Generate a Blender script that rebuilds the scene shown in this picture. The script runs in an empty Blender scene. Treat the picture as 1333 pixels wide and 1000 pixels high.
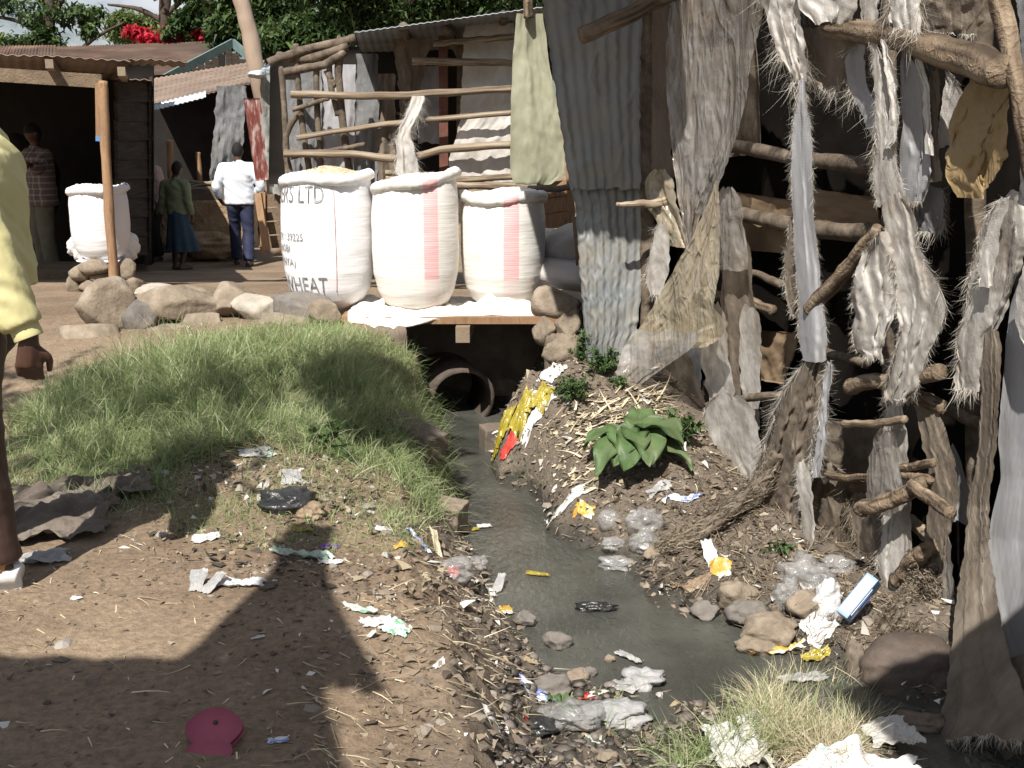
import bpy, bmesh, math, random
import numpy as np
from mathutils import Vector, Matrix
random.seed(7); RNG = np.random.default_rng(11)
sc = bpy.context.scene
COL = sc.collection
PITCH = math.radians(13.46); CZ = 1.45; FPX = 1400.0
cp, sp = math.cos(PITCH), math.sin(PITCH)

# ------------------------------------------------------------------ camera maths (photo pixel <-> place)
def ray(px, py):
    r = (px-666.5)/FPX; u = (500-py)/FPX
    return np.array([r, cp+u*sp, -sp+u*cp])
def at(px, py, Y):
    d = ray(px, py); t = Y/d[1]
    return np.array([d[0]*t, Y, CZ+d[2]*t])
def pz(px, py, z):
    d = ray(px, py); t = (z-CZ)/d[2]
    return np.array([d[0]*t, d[1]*t, z])
def proj(x, y, z):
    dx, dy, dz = x, y, z-CZ
    dep = dy*cp - dz*sp; up = dy*sp + dz*cp
    return 666.5+FPX*dx/dep, 500-FPX*up/dep
def scale_at(Y, z=0.0):
    return FPX/(Y*cp+(CZ-z)*sp)

# ------------------------------------------------------------------ noise
def _h(i, j, s):
    n = (i*374761393 + j*668265263 + s*1442695041) & 0xFFFFFFFF
    n = ((n ^ (n >> 13))*1274126177) & 0xFFFFFFFF
    return ((n ^ (n >> 16)) & 0xFFFF)/65535.0
def vnoise(x, y, s=0):
    x = np.asarray(x, float); y = np.asarray(y, float)
    i = np.floor(x).astype(np.int64); j = np.floor(y).astype(np.int64)
    fx = x-i; fy = y-j; fx = fx*fx*(3-2*fx); fy = fy*fy*(3-2*fy)
    a = _h(i, j, s); b = _h(i+1, j, s); c = _h(i, j+1, s); d = _h(i+1, j+1, s)
    return (a*(1-fx)+b*fx)*(1-fy)+(c*(1-fx)+d*fx)*fy
def fbm(x, y, s=0, o=4):
    v = 0; a = .5; f = 1.0
    for k in range(o):
        v = v+a*(vnoise(np.asarray(x)*f, np.asarray(y)*f, s+k*17)-.5); a *= .5; f *= 2.03
    return v

# ------------------------------------------------------------------ ground profile
PROF = [
 (0.0, [(-60,0),(0.1,0),(.35,-.4),(1,-.4),(3,-.45),(60,-.3)]),
 (2.2, [(-60,0),(-.6,.0),(-.12,-.02),(.14,-.42),(.9,-.44),(1.3,-.5),(1.8,-.6),(3,-.3),(60,-.2)]),
 (3.0, [(-60,0),(-.7,.0),(-.2,-.03),(.08,-.45),(.9,-.47),(1.2,-.46),(1.35,-.6),(1.9,-.62),(2.6,-.45),(60,-.3)]),
 (3.4, [(-60,0),(-.8,.0),(-.32,-.05),(.04,-.44),(.4,-.5),(.85,-.52),(1.0,-.6),(1.22,-.6),(1.36,-.48),(1.7,-.44),(2.2,-.43),(60,-.3)]),
 (3.7, [(-60,0),(-.9,.0),(-.42,-.06),(.02,-.45),(.12,-.56),(.8,-.64),(.97,-.5),(1.3,-.40),(2,-.38),(60,-.3)]),
 (4.4, [(-60,0),(-1.3,.03),(-.8,.0),(-.5,-.1),(-.14,-.46),(-.05,-.62),(.42,-.62),(.54,-.48),(.92,-.36),(1.2,-.42),(2,-.5),(60,-.4)]),
 (5.4, [(-60,.05),(-2.6,.02),(-1.4,.1),(-.9,.07),(-.5,-.12),(-.34,-.48),(-.25,-.62),(.1,-.62),(.18,-.42),(.32,-.2),(.75,-.08),(1.05,-.2),(1.5,-.4),(60,-.4)]),
 (6.2, [(-60,.1),(-3,.12),(-1.8,.22),(-1.0,.18),(-.6,-.02),(-.45,-.3),(-.38,-.62),(-.12,-.62),(-.04,-.28),(.1,.0),(.35,.08),(.6,.06),(.9,.02),(60,0)]),
 (6.75,[(-60,.14),(-3,.15),(-1.5,.24),(-.85,.2),(-.62,.02),(-.5,-.62),(-.1,-.62),(.05,-.3),(.3,-.08),(.8,.02),(60,0)]),
 (7.4, [(-60,.14),(-3,.16),(-1.5,.2),(-.95,.15),(-.8,-.1),(-.7,-.6),(.1,-.6),(.25,-.1),(.4,.05),(60,.05)]),
 (7.9, [(-60,.14),(-1.5,.18),(-1.0,.15),(-.2,-.3),(.3,.08),(60,.08)]),
 (8.4, [(-60,.12),(60,.12)]),
 (9.5, [(-60,.06),(60,.06)]),
 (12., [(-60,-.2),(60,-.2)]),
 (15., [(-60,-.45),(60,-.45)]),
 (300.,[(-60,-.5),(60,-.5)]),
]
PY = np.array([p[0] for p in PROF])
def hgt(x, y, rough=True):
    x = np.atleast_1d(np.asarray(x, float)); y = np.atleast_1d(np.asarray(y, float))
    x, y = np.broadcast_arrays(x, y)
    wob = fbm(y*1.3, x*0+3.1, 5, 3)*.16*np.clip((x+1.5)/1.0, 0, 1)*np.clip((3.2-x)/1.0, 0, 1)*np.clip((8-y), 0, 1)
    xs = x+wob
    k = np.clip(np.searchsorted(PY, y, side='right')-1, 0, len(PY)-2)
    Z = np.stack([np.interp(xs, [q[0] for q in pr], [q[1] for q in pr]) for _, pr in PROF])
    t = np.clip((y-PY[k])/(PY[k+1]-PY[k]), 0, 1); t = t*t*(3-2*t)*.5+t*.5
    idx = np.indices(x.shape)
    z0 = Z[(k,)+tuple(idx)]; z1 = Z[(k+1,)+tuple(idx)]
    z = z0*(1-t)+z1*t
    if rough:
        bank = np.clip((x+.75+(y-4)*.1)/.5, 0, 1)*np.clip((7.6-y)/.6, 0, 1)*np.clip((4-x), 0, 1)
        bed = np.clip((-.48-z)/.1, 0, 1)
        z = z + fbm(x*1.1, y*1.1, 1, 3)*.06*np.clip((9-y)/2, .3, 1)
        z = z + fbm(x*6, y*6, 2, 5)*(.02+.075*bank)*(1-bed*.7)*np.clip((11-y)/3, .05, 1)
        z = z + np.maximum(0, vnoise(x*17, y*17, 9)-.62)*(.012+.075*bank)*(1-bed*.6)
    return z
def h1(x, y): return float(hgt(x, y)[0])
def gp(px, py):
    """the point of the ground seen at a photo pixel"""
    d = ray(px, py); t = np.linspace(1.6, 30, 2600)
    X = d[0]*t; Y = d[1]*t; Z = CZ+d[2]*t
    b = np.nonzero(Z < np.maximum(hgt(X, Y), -.5))[0]
    i = b[0] if len(b) else -1
    return np.array([X[i], Y[i], max(h1(X[i], Y[i]), -.5)])

# ------------------------------------------------------------------ mesh building
class MB:
    def __init__(s): s.v = []; s.q = []; s.t = []; s.n = 0; s.a = []; s.has_a = False
    def add(s, V, Q=None, T=None, a=None):
        V = np.asarray(V, float).reshape(-1, 3)
        s.v.append(V)
        if Q is not None and len(Q): s.q.append(np.asarray(Q, np.int64).reshape(-1, 4)+s.n)
        if T is not None and len(T): s.t.append(np.asarray(T, np.int64).reshape(-1, 3)+s.n)
        if a is not None: s.has_a = True; s.a.append(np.broadcast_to(np.asarray(a, float), (len(V),)).copy())
        else: s.has_a = True; s.a.append(np.full(len(V), .5))
        s.n += len(V)
    def bounds(s):
        V = np.concatenate(s.v); return V.min(0), V.max(0)
    def mesh(s, name, off=(0,0,0), smooth=True):
        V = np.concatenate(s.v)-np.asarray(off)
        q = np.concatenate(s.q) if s.q else np.zeros((0,4), np.int64)
        t = np.concatenate(s.t) if s.t else np.zeros((0,3), np.int64)
        me = bpy.data.meshes.new(name)
        me.vertices.add(len(V)); me.vertices.foreach_set('co', V.ravel())
        me.loops.add(len(q)*4+len(t)*3)
        me.loops.foreach_set('vertex_index', np.concatenate([q.ravel(), t.ravel()]).astype(np.int32))
        me.polygons.add(len(q)+len(t))
        st = np.concatenate([np.arange(len(q))*4, len(q)*4+np.arange(len(t))*3]).astype(np.int32)
        me.polygons.foreach_set('loop_start', st)
        try: me.polygons.foreach_set('loop_total', np.concatenate([np.full(len(q),4), np.full(len(t),3)]).astype(np.int32))
        except Exception: pass
        me.polygons.foreach_set('use_smooth', np.full(len(q)+len(t), smooth))
        if s.has_a:
            at_ = me.attributes.new('v', 'FLOAT', 'POINT'); at_.data.foreach_set('value', np.concatenate(s.a))
        me.update(calc_edges=True); me.validate()
        return me
    def build(s, name, mat, parent=None, local=False, smooth=True, loc=None):
        lo, hi = s.bounds()
        if parent is not None:
            off = (0,0,0) if local else np.array(parent.matrix_world.translation) if False else (np.zeros(3) if local else np.array(world_of(parent)))
        else:
            off = np.array([(lo[0]+hi[0])/2, (lo[1]+hi[1])/2, lo[2]]) if loc is None else np.asarray(loc)
        me = s.mesh(name, off, smooth)
        if mat is not None: me.materials.append(mat)
        o = bpy.data.objects.new(name, me); COL.objects.link(o)
        if parent is not None: o.parent = parent
        else: o.location = off
        return o
def world_of(o):
    p = np.zeros(3)
    while o is not None: p = p+np.array(o.location); o = o.parent
    return p
def tag(o, label=None, cat=None, group=None, kind=None):
    if label: o['label'] = label
    if cat: o['category'] = cat
    if group: o['group'] = group
    if kind: o['kind'] = kind
    return o
def thing(name, label, cat, loc=(0,0,0), group=None, rz=0):
    o = bpy.data.objects.new(name, None); COL.objects.link(o); o.location = tuple(float(c) for c in loc)
    o.rotation_euler = (0,0,rz); o.empty_display_size = .1
    return tag(o, label, cat, group)

def frame_along(P):
    P = np.asarray(P, float); n = len(P)
    T = np.gradient(P, axis=0); T /= (np.linalg.norm(T, axis=1)[:,None]+1e-9)
    ref = np.array([0,0,1.0]) if abs(T[0][2]) < .9 else np.array([0,1.0,0])
    A = np.zeros((n,3)); B = np.zeros((n,3))
    a = np.cross(T[0], ref); a /= np.linalg.norm(a)
    for i in range(n):
        a = a-T[i]*np.dot(a, T[i]); a /= np.linalg.norm(a)+1e-9
        A[i] = a; B[i] = np.cross(T[i], a)
    return T, A, B
def spline(P, n):
    P = np.asarray(P, float)
    if len(P) == 2: return P[0]+(P[1]-P[0])*np.linspace(0,1,n)[:,None]
    t = np.linspace(0, len(P)-1, n); out = []
    for x in t:
        i = min(int(x), len(P)-2); f = x-i
        p0 = P[max(i-1,0)]; p1 = P[i]; p2 = P[i+1]; p3 = P[min(i+2, len(P)-1)]
        out.append(.5*((2*p1)+(-p0+p2)*f+(2*p0-5*p1+4*p2-p3)*f*f+(-p0+3*p1-3*p2+p3)*f**3))
    return np.array(out)
def tube(mb, P, R, n=8, k=None, flat=1.0, jag=0.0, seed=0, cap=True, a=None):
    """a tube through the points P with radii R (scalars or a list, (ra, rb) pairs allowed)"""
    P = np.asarray(P, float); k = k or max(len(P), 2)
    Rr = np.asarray(R, float)
    if Rr.ndim == 0: Rr = np.full(len(P), float(R))
    if Rr.ndim == 1: Rr = np.stack([Rr, Rr*flat], 1)
    Q = spline(P, k)
    Rk = np.stack([np.interp(np.linspace(0,1,k), np.linspace(0,1,len(Rr)), Rr[:,c]) for c in (0,1)], 1)
    T, A, B = frame_along(Q)
    th = np.linspace(0, 2*math.pi, n, endpoint=False)
    V = []
    for i in range(k):
        j = 1+jag*(RNG.random(n)-.5)*2*.5+jag*(fbm(np.cos(th)*1.5+seed, np.sin(th)*1.5+i*.35, 3, 3))*1.5 if jag else np.ones(n)
        V.append(Q[i]+(A[i]*(np.cos(th)*j)[:,None])*Rk[i,0]+(B[i]*(np.sin(th)*j)[:,None])*Rk[i,1])
    V = np.concatenate(V)
    i, j = np.meshgrid(np.arange(k-1), np.arange(n), indexing='ij')
    q = np.stack([i*n+j, i*n+(j+1)%n, (i+1)*n+(j+1)%n, (i+1)*n+j], -1).reshape(-1,4)
    t = []
    if cap:
        V = np.concatenate([V, [Q[0]], [Q[-1]]])
        for j in range(n): t.append((k*n, (j+1)%n, j)); t.append((k*n+1, (k-1)*n+j, (k-1)*n+(j+1)%n))
    mb.add(V, q, t, a=a)
def box(mb, c, s, R=None, bev=0.0, a=None):
    c = np.asarray(c, float); s = np.asarray(s, float)/2
    V = np.array([(x,y,z) for x in (-1,1) for y in (-1,1) for z in (-1,1)], float)*s
    if R is not None: V = V@np.asarray(R).T
    mb.add(V+c, [(0,1,3,2),(4,6,7,5),(0,4,5,1),(2,3,7,6),(0,2,6,4),(1,5,7,3)], a=a)
def beam(mb, a, b, w, d, up=(0,0,1), av=None):
    a = np.asarray(a, float); b = np.asarray(b, float); t = b-a; L = np.linalg.norm(t); t /= L
    u = np.asarray(up, float); u = u-t*np.dot(u,t); u /= np.linalg.norm(u); s = np.cross(t, u)
    box(mb, (a+b)/2, (L, w, d), np.stack([t, s, u], 1), a=av)
def stick(mb, P, r, k=14, n=9, r2=None, jag=.14, wob=.16):
    P = np.asarray(P, float); r2 = r if r2 is None else r2
    Q = spline(P, k); s = RNG.random()*50
    w = np.stack([fbm(np.arange(k)*.45+s, np.full(k, c*7.7+s), 4, 3) for c in range(3)], 1)*r*2.2*wob*2
    w[0] *= .2; w[-1] *= .2
    R = np.linspace(r, r2, k)*(1+fbm(np.arange(k)*.5+s, np.full(k, s), 8, 2)*.35)
    n = max(n, 20); k2 = max(int(k*1.6), 20); i0 = mb.n
    tube(mb, Q+w, R, n, k2, jag=jag*.55, seed=s)
    ii, jj = np.meshgrid(np.arange(k2), np.arange(n), indexing='ij'); an = jj/n*6.283
    gr = .5+fbm(np.cos(an)*5+s, np.sin(an)*5+ii*.12, 91, 4)*2.6+fbm(np.cos(an)*1+s, ii*.3+np.sin(an), 92, 3)*.7
    v_ = np.full(len(mb.v[-1]), .5); v_[:k2*n] = np.clip(gr, 0, 1).ravel(); v_[k2*n:] = .75; mb.a[-1] = v_
def grid_faces(nu, nv):
    i, j = np.meshgrid(np.arange(nu-1), np.arange(nv-1), indexing='ij')
    return np.stack([i*nv+j, (i+1)*nv+j, (i+1)*nv+j+1, i*nv+j+1], -1).reshape(-1,4)
def shell(mb, G, th=.003, a=None):
    """a grid of points made into a sheet with a thickness"""
    nu, nv, _ = G.shape
    if th <= 0: mb.add(G.reshape(-1,3), grid_faces(nu, nv), a=a); return
    du = np.gradient(G, axis=0); dv = np.gradient(G, axis=1)
    N = np.cross(du, dv); N /= (np.linalg.norm(N, axis=2)[:,:,None]+1e-9)
    V = np.concatenate([(G+N*th/2).reshape(-1,3), (G-N*th/2).reshape(-1,3)])
    f = grid_faces(nu, nv); m = nu*nv
    q = [f, f[:, ::-1]+m]
    e = lambda p, r: np.stack([p, r, r+m, p+m], -1)
    ii = np.arange(nu-1); jj = np.arange(nv-1)
    q += [e(jj+1, jj)[:, :], e((nu-1)*nv+jj, (nu-1)*nv+jj+1), e(ii*nv, (ii+1)*nv), e((ii+1)*nv+nv-1, ii*nv+nv-1)]
    mb.add(V, np.concatenate(q), a=a)
def ico(sub=3):
    bm = bmesh.new(); bmesh.ops.create_icosphere(bm, subdivisions=sub, radius=1)
    V = np.array([v.co[:] for v in bm.verts]); T = np.array([[v.index for v in f.verts] for f in bm.faces]); bm.free()
    return V, T
ICO = {k: ico(k) for k in (1,2,3,4,5)}
def rock(mb, c, r, seed=0, sub=3, cuts=9, rough=.05, rz=0.0, a=None):
    g = np.random.default_rng(seed); V, T = ICO[sub]; V = V.copy()
    for _ in range(cuts):
        n = g.normal(size=3); n /= np.linalg.norm(n); d = .58+g.random()*.3
        k = V@n; m = k > d; V[m] -= (k[m]-d)[:,None]*n*.93
    V *= (1+fbm(V[:,0]*3+seed, V[:,1]*3+V[:,2]*2.3, 6, 4)*rough*4)[:,None]
    cr, sr = math.cos(rz), math.sin(rz)
    V = V*np.asarray(r); V = V@np.array([[cr,-sr,0],[sr,cr,0],[0,0,1]]).T
    mb.add(V+np.asarray(c), T=T, a=a)
def lump(mb, c, r, seed=0, sub=4, amp=.25, f=2.0, rz=0., fold=.0, a=None, oc=3):
    """a soft crumpled body (bag, bundle)"""
    V, T = ICO[sub]; V = V.copy()
    n = fbm(V[:,0]*f+seed, V[:,1]*f+V[:,2]*1.7*f, 6, oc)
    rd = np.abs(fbm(V[:,0]*f*1.1+seed*3, V[:,2]*f*1.1+V[:,1]*f*.8, 12, oc))
    V *= (1+n*amp*2-rd*fold*4)[:,None]
    cr, sr = math.cos(rz), math.sin(rz)
    V = V*np.asarray(r); V = V@np.array([[cr,-sr,0],[sr,cr,0],[0,0,1]]).T
    mb.add(V+np.asarray(c), T=T, a=a)
def remesh(mb, voxel, smooth_it=2):
    """melt overlapping pieces into one continuous surface, returned as a builder"""
    me = mb.mesh('tmp'); o = bpy.data.objects.new('tmp', me); COL.objects.link(o)
    m = o.modifiers.new('r', 'REMESH'); m.mode = 'VOXEL'; m.voxel_size = voxel
    s = o.modifiers.new('s', 'SMOOTH'); s.iterations = smooth_it; s.factor = .5
    dg = bpy.context.evaluated_depsgraph_get(); ev = o.evaluated_get(dg); m2 = ev.to_mesh()
    V = np.zeros(len(m2.vertices)*3); m2.vertices.foreach_get('co', V)
    q = []; t = []
    for p in m2.polygons:
        vs = list(p.vertices)
        if len(vs) == 4: q.append(vs)
        elif len(vs) == 3: t.append(vs)
    N = np.zeros(len(m2.vertices)*3); m2.vertices.foreach_get('normal', N)
    ev.to_mesh_clear(); bpy.data.objects.remove(o); bpy.data.meshes.remove(me)
    r = MB(); r.add(V.reshape(-1,3), q, t); r.N = N.reshape(-1,3)
    return r
def wrinkle(r, amp, f=9, seed=0, sz=.35):
    V = r.v[0]; d = fbm(V[:,0]*f+seed+V[:,2]*f*sz, V[:,1]*f+V[:,2]*f*sz*.8, 31, 4)
    e = 1-np.abs(fbm(V[:,0]*f*.7+V[:,2]*f*.9+seed, V[:,1]*f*.7-V[:,2]*f*.5, 41, 3))*5
    r.v[0] = V+r.N*((d*1.2+np.clip(e,-.5,1)*.45)*amp)[:,None]
    return r

# ------------------------------------------------------------------ materials (procedural)
MATS = {}
def ntree(name):
    m = bpy.data.materials.new(name); m.use_nodes = True; nt = m.node_tree; nt.nodes.clear()
    return m, nt
class NT:
    def __init__(s, nt): s.nt = nt
    def n(s, t, **k):
        x = s.nt.nodes.new(t)
        for a, b in k.items():
            if a.startswith('i_'):
                key = a[2:]; key = int(key) if key.isdigit() else key.replace('_', ' ')
                if hasattr(b, 'is_linked') or type(b).__name__.startswith('NodeSocket'): s.nt.links.new(b, x.inputs[key])
                else: x.inputs[key].default_value = b
            else: setattr(x, a, b)
        return x
    def l(s, a, b): s.nt.links.new(a, b)
def c4(c): return (c[0], c[1], c[2], 1)
def mat(name, cols, scale=6, rough=.8, bump=.3, bscale=None, stretch=(1,1,1), detail=8, trans=0.0, alpha=1.0, spec=.3,
        dirt=None, dscale=2.0, damt=.5, weave=0.0, wave=None, attr=False, metal=0.0, planks=None, ncon=(.3,.7), coat=0.0, dist=.01, sheen=0, crease=0.0, cscale=7.0, cdist=.012):
    if name in MATS: return MATS[name]
    m, nt = ntree(name); N = NT(nt)
    tc = N.n('ShaderNodeTexCoord').outputs['Object']
    mp = N.n('ShaderNodeMapping', i_0=tc); mp.inputs['Scale'].default_value = stretch
    co = mp.outputs[0]
    nz = N.n('ShaderNodeTexNoise', i_Vector=co, i_Scale=scale, i_Detail=detail, i_Roughness=.62)
    rp = N.n('ShaderNodeValToRGB'); cr = rp.color_ramp
    if attr:
        at_ = N.n('ShaderNodeAttribute', attribute_name='v')
        ad = N.n('ShaderNodeMath', operation='MULTIPLY_ADD', i_0=nz.outputs[0], i_1=.25, i_2=at_.outputs['Fac'])
        sb = N.n('ShaderNodeMath', operation='SUBTRACT', i_0=ad.outputs[0], i_1=.125)
        N.l(sb.outputs[0], rp.inputs[0]); lo, hi = 0, 1
    else: N.l(nz.outputs[0], rp.inputs[0]); lo, hi = ncon
    while len(cr.elements) < len(cols): cr.elements.new(.5)
    for i, c in enumerate(cols):
        cr.elements[i].position = lo+(hi-lo)*i/max(1, len(cols)-1); cr.elements[i].color = c4(c)
    colr = rp.outputs[0]
    if dirt is not None:
        n2 = N.n('ShaderNodeTexNoise', i_Vector=tc, i_Scale=dscale, i_Detail=6., i_Roughness=.65)
        r2 = N.n('ShaderNodeMapRange', i_0=n2.outputs[0], i_1=.42, i_2=.68, i_3=0., i_4=damt)
        mx = N.n('ShaderNodeMix', data_type='RGBA'); N.l(r2.outputs[0], mx.inputs[0]); N.l(colr, mx.inputs[6]); mx.inputs[7].default_value = c4(dirt)
        colr = mx.outputs[2]
    bs = N.n('ShaderNodeBsdfPrincipled'); N.l(colr, bs.inputs['Base Color'])
    bs.inputs['Roughness'].default_value = rough; bs.inputs['Specular IOR Level'].default_value = spec; bs.inputs['Metallic'].default_value = metal
    bs.inputs['Coat Weight'].default_value = coat
    nrm = None
    if bump:
        nb = N.n('ShaderNodeTexNoise', i_Vector=co, i_Scale=bscale or scale*3, i_Detail=6., i_Roughness=.6)
        b = N.n('ShaderNodeBump', i_Strength=bump, i_Distance=dist, i_Height=nb.outputs[0]); nrm = b.outputs[0]
    if crease:
        nc = N.n('ShaderNodeTexNoise', i_Vector=co, i_Scale=cscale, i_Detail=2., i_Roughness=.45, i_Distortion=.9)
        s1 = N.n('ShaderNodeMath', operation='SUBTRACT', i_0=nc.outputs[0], i_1=.5); s2 = N.n('ShaderNodeMath', operation='ABSOLUTE', i_0=s1.outputs[0])
        s3 = N.n('ShaderNodeMapRange', i_0=s2.outputs[0], i_1=0., i_2=.09, i_3=1., i_4=0.)
        nd = N.n('ShaderNodeTexNoise', i_Vector=co, i_Scale=cscale*2.3, i_Detail=1., i_Distortion=1.2)
        s4 = N.n('ShaderNodeMath', operation='SUBTRACT', i_0=nd.outputs[0], i_1=.5); s5 = N.n('ShaderNodeMath', operation='ABSOLUTE', i_0=s4.outputs[0])
        s6 = N.n('ShaderNodeMapRange', i_0=s5.outputs[0], i_1=0., i_2=.08, i_3=.5, i_4=0.); s7 = N.n('ShaderNodeMath', operation='ADD', i_0=s3.outputs[0], i_1=s6.outputs[0])
        b = N.n('ShaderNodeBump', i_Strength=crease, i_Distance=cdist, i_Height=s7.outputs[0])
        if nrm is not None: N.l(nrm, b.inputs['Normal'])
        nrm = b.outputs[0]
    if weave:
        for ax, sx in (('X', weave), ('Z', weave)):
            w = N.n('ShaderNodeTexWave', bands_direction=ax, i_Vector=tc, i_Scale=sx, i_Distortion=.6)
            b = N.n('ShaderNodeBump', i_Strength=.16, i_Distance=.0015, i_Height=w.outputs[1])
            if nrm is not None: N.l(nrm, b.inputs['Normal'])
            nrm = b.outputs[0]
    if wave:
        w = N.n('ShaderNodeTexWave', bands_direction=wave[0], i_Vector=tc, i_Scale=wave[1], i_Distortion=wave[2], i_Detail=3.)
        b = N.n('ShaderNodeBump', i_Strength=wave[3], i_Distance=.01, i_Height=w.outputs[1])
        if nrm is not None: N.l(nrm, b.inputs['Normal'])
        nrm = b.outputs[0]
    if nrm is not None: N.l(nrm, bs.inputs['Normal'])
    out = bs.outputs[0]
    if trans:
        tr = N.n('ShaderNodeBsdfTranslucent'); N.l(colr, tr.inputs[0])
        mx = N.n('ShaderNodeMixShader', i_0=trans); N.l(out, mx.inputs[1]); N.l(tr.outputs[0], mx.inputs[2]); out = mx.outputs[0]
    if alpha < 1:
        tp = N.n('ShaderNodeBsdfTransparent'); n3 = N.n('ShaderNodeTexNoise', i_Vector=tc, i_Scale=5., i_Detail=4.)
        r3 = N.n('ShaderNodeMapRange', i_0=n3.outputs[0], i_1=.35, i_2=.65, i_3=alpha-.2, i_4=min(1., alpha+.15))
        mx = N.n('ShaderNodeMixShader'); N.l(r3.outputs[0], mx.inputs[0]); N.l(tp.outputs[0], mx.inputs[1]); N.l(out, mx.inputs[2]); out = mx.outputs[0]
    o = N.n('ShaderNodeOutputMaterial'); N.l(out, o.inputs[0])
    MATS[name] = m; m.use_backface_culling = False
    return m

M = {}
M['wood'] = mat('weathered_wood', [(.05,.034,.022),(.15,.107,.07),(.23,.17,.115),(.33,.255,.18)], 14, .88, .8, 55, (1,1,1), dirt=(.06,.045,.033), dscale=5, damt=.6, dist=.006, attr=True, crease=.6, cscale=17, cdist=.005)
M['wood_pale'] = mat('pale_wood', [(.1,.075,.05),(.23,.18,.125),(.31,.25,.18),(.4,.335,.255)], 14, .8, .7, 55, dirt=(.14,.09,.06), damt=.5, dist=.005, attr=True)
M['wood_grey'] = mat('grey_stick', [(.04,.03,.022),(.11,.085,.063),(.17,.135,.1),(.25,.205,.16)], 14, .88, .8, 55, dirt=(.07,.05,.04), damt=.6, dist=.005)
M['wood_orange'] = mat('raw_timber', [(.24,.135,.07),(.34,.21,.12),(.2,.12,.07)], 5, .75, .4, 30, (6,6,1), dirt=(.12,.07,.045), damt=.45)
M['plank_dark'] = mat('dark_planks', [(.018,.013,.01),(.04,.03,.022),(.06,.045,.034)], 4, .85, .5, 20, (1,1,7))
M['dark_wall'] = mat('shade_dark_wall', [(.009,.007,.006),(.02,.016,.013)], 3, .9, .3)  # near-black colour stands in for the shade inside the shops
M['cardboard'] = mat('cardboard', [(.2,.14,.085),(.3,.215,.135)], 4, .85, .3, 12, dirt=(.1,.07,.045), damt=.6)
M['rag'] = mat('woven_rag', [(.31,.28,.25),(.55,.52,.48),(.74,.715,.68)], 4, .85, .6, 16, (1,1,.6), trans=.15, dirt=(.17,.13,.095), dscale=4.5, damt=.85, weave=75, dist=.015)
M['rag_w'] = mat('white_woven_rag', [(.5,.47,.43),(.7,.67,.63),(.78,.76,.74)], 4, .8, .6, 15, (1,1,.6), trans=.2, dirt=(.4,.34,.28), dscale=3, damt=.7, weave=60, dist=.015)
M['rag_b'] = mat('brown_rag', [(.11,.088,.066),(.21,.172,.135),(.3,.255,.205)], 5, .9, .6, 16, (1,1,.6), trans=.1, dirt=(.1,.075,.05), dscale=3, damt=.7, weave=60, dist=.02)
M['rag_g'] = mat('grey_woven_sheet', [(.3,.3,.31),(.44,.44,.46),(.52,.52,.54)], 3, .8, .6, 14, (1,1,.2), trans=.22, dirt=(.22,.19,.16), dscale=1.6, damt=.6, weave=50, dist=.01)
M['thread'] = mat('frayed_thread', [(.3,.26,.21),(.5,.46,.4),(.68,.65,.6)], 9, .8, 0, trans=.2, attr=True)
M['thread_b'] = mat('brown_thread', [(.06,.045,.03),(.17,.135,.095),(.28,.23,.17),(.42,.36,.28)], 9, .85, 0, trans=.1, attr=True)
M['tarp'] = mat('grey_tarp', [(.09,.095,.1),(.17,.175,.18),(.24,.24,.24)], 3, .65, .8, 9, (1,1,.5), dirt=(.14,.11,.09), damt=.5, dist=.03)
M['burlap'] = mat('green_sacking', [(.27,.27,.19),(.38,.38,.27),(.44,.44,.33)], 3, .85, .5, 12, (1,1,.4), trans=.18, dirt=(.2,.17,.12), damt=.5, weave=45, dist=.01)
M['film'] = mat('dirty_clear_film', [(.25,.235,.22),(.4,.38,.36),(.58,.56,.54)], 3.5, .11, .7, 5, (1,1,.4), detail=3, trans=.25, alpha=.72, spec=1.0, dirt=(.3,.23,.16), dscale=3, damt=.7, dist=.04, coat=1.0, crease=.5, cscale=3.2, cdist=.014)
M['film_tan'] = mat('tan_clear_film', [(.38,.32,.22),(.5,.43,.31),(.6,.54,.42)], 4, .14, .7, 5, (1,1,.5), detail=3, crease=.5, cscale=3.6, cdist=.012, trans=.25, alpha=.85, spec=1.0, coat=1.0, dirt=(.34,.24,.12), dscale=2.5, damt=.6, dist=.05)
M['bag_clear'] = mat('clear_bag', [(.42,.42,.42),(.65,.65,.65)], 9, .08, .4, 16, crease=.5, cscale=10, cdist=.006, trans=.15, alpha=.5, spec=1.0, dirt=(.28,.23,.18), dscale=9, damt=.6, dist=.03, coat=1.0)
M['bag_brown'] = mat('brown_bag', [(.28,.19,.09),(.4,.29,.15),(.46,.35,.2)], 4, .55, .5, 6, crease=.4, cscale=4, trans=.2, dirt=(.18,.11,.06), damt=.5, dist=.02)
M['iron'] = mat('galvanised_sheet', [(.14,.15,.155),(.215,.23,.235),(.3,.305,.3)], 2.5, .55, .2, 14, (1,1,.5), dirt=(.3,.26,.2), dscale=3.2, damt=.75, metal=.1, spec=.5)
M['iron_old'] = mat('old_roof_sheet', [(.14,.11,.09),(.23,.17,.13),(.3,.23,.18)], 1.6, .7, .2, 8, (1,3,1), dirt=(.1,.065,.05), damt=.6, metal=.1)
M['rust'] = mat('rusty_roof', [(.05,.032,.025),(.11,.065,.045),(.2,.125,.09)], 1.2, .8, .2, 5, dirt=(.07,.06,.055), dscale=.5, damt=.7)
M['roof_edge'] = mat('pale_roof_sheet', [(.42,.47,.5),(.6,.64,.66)], 3, .45, .1, 10, dirt=(.3,.26,.2), damt=.4, metal=.2)
M['slate_sheet'] = mat('slate_roof_sheet', [(.14,.17,.19),(.24,.27,.29),(.3,.33,.35)], 3, .5, .15, 10, dirt=(.2,.17,.14), damt=.5, metal=.2)
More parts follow.
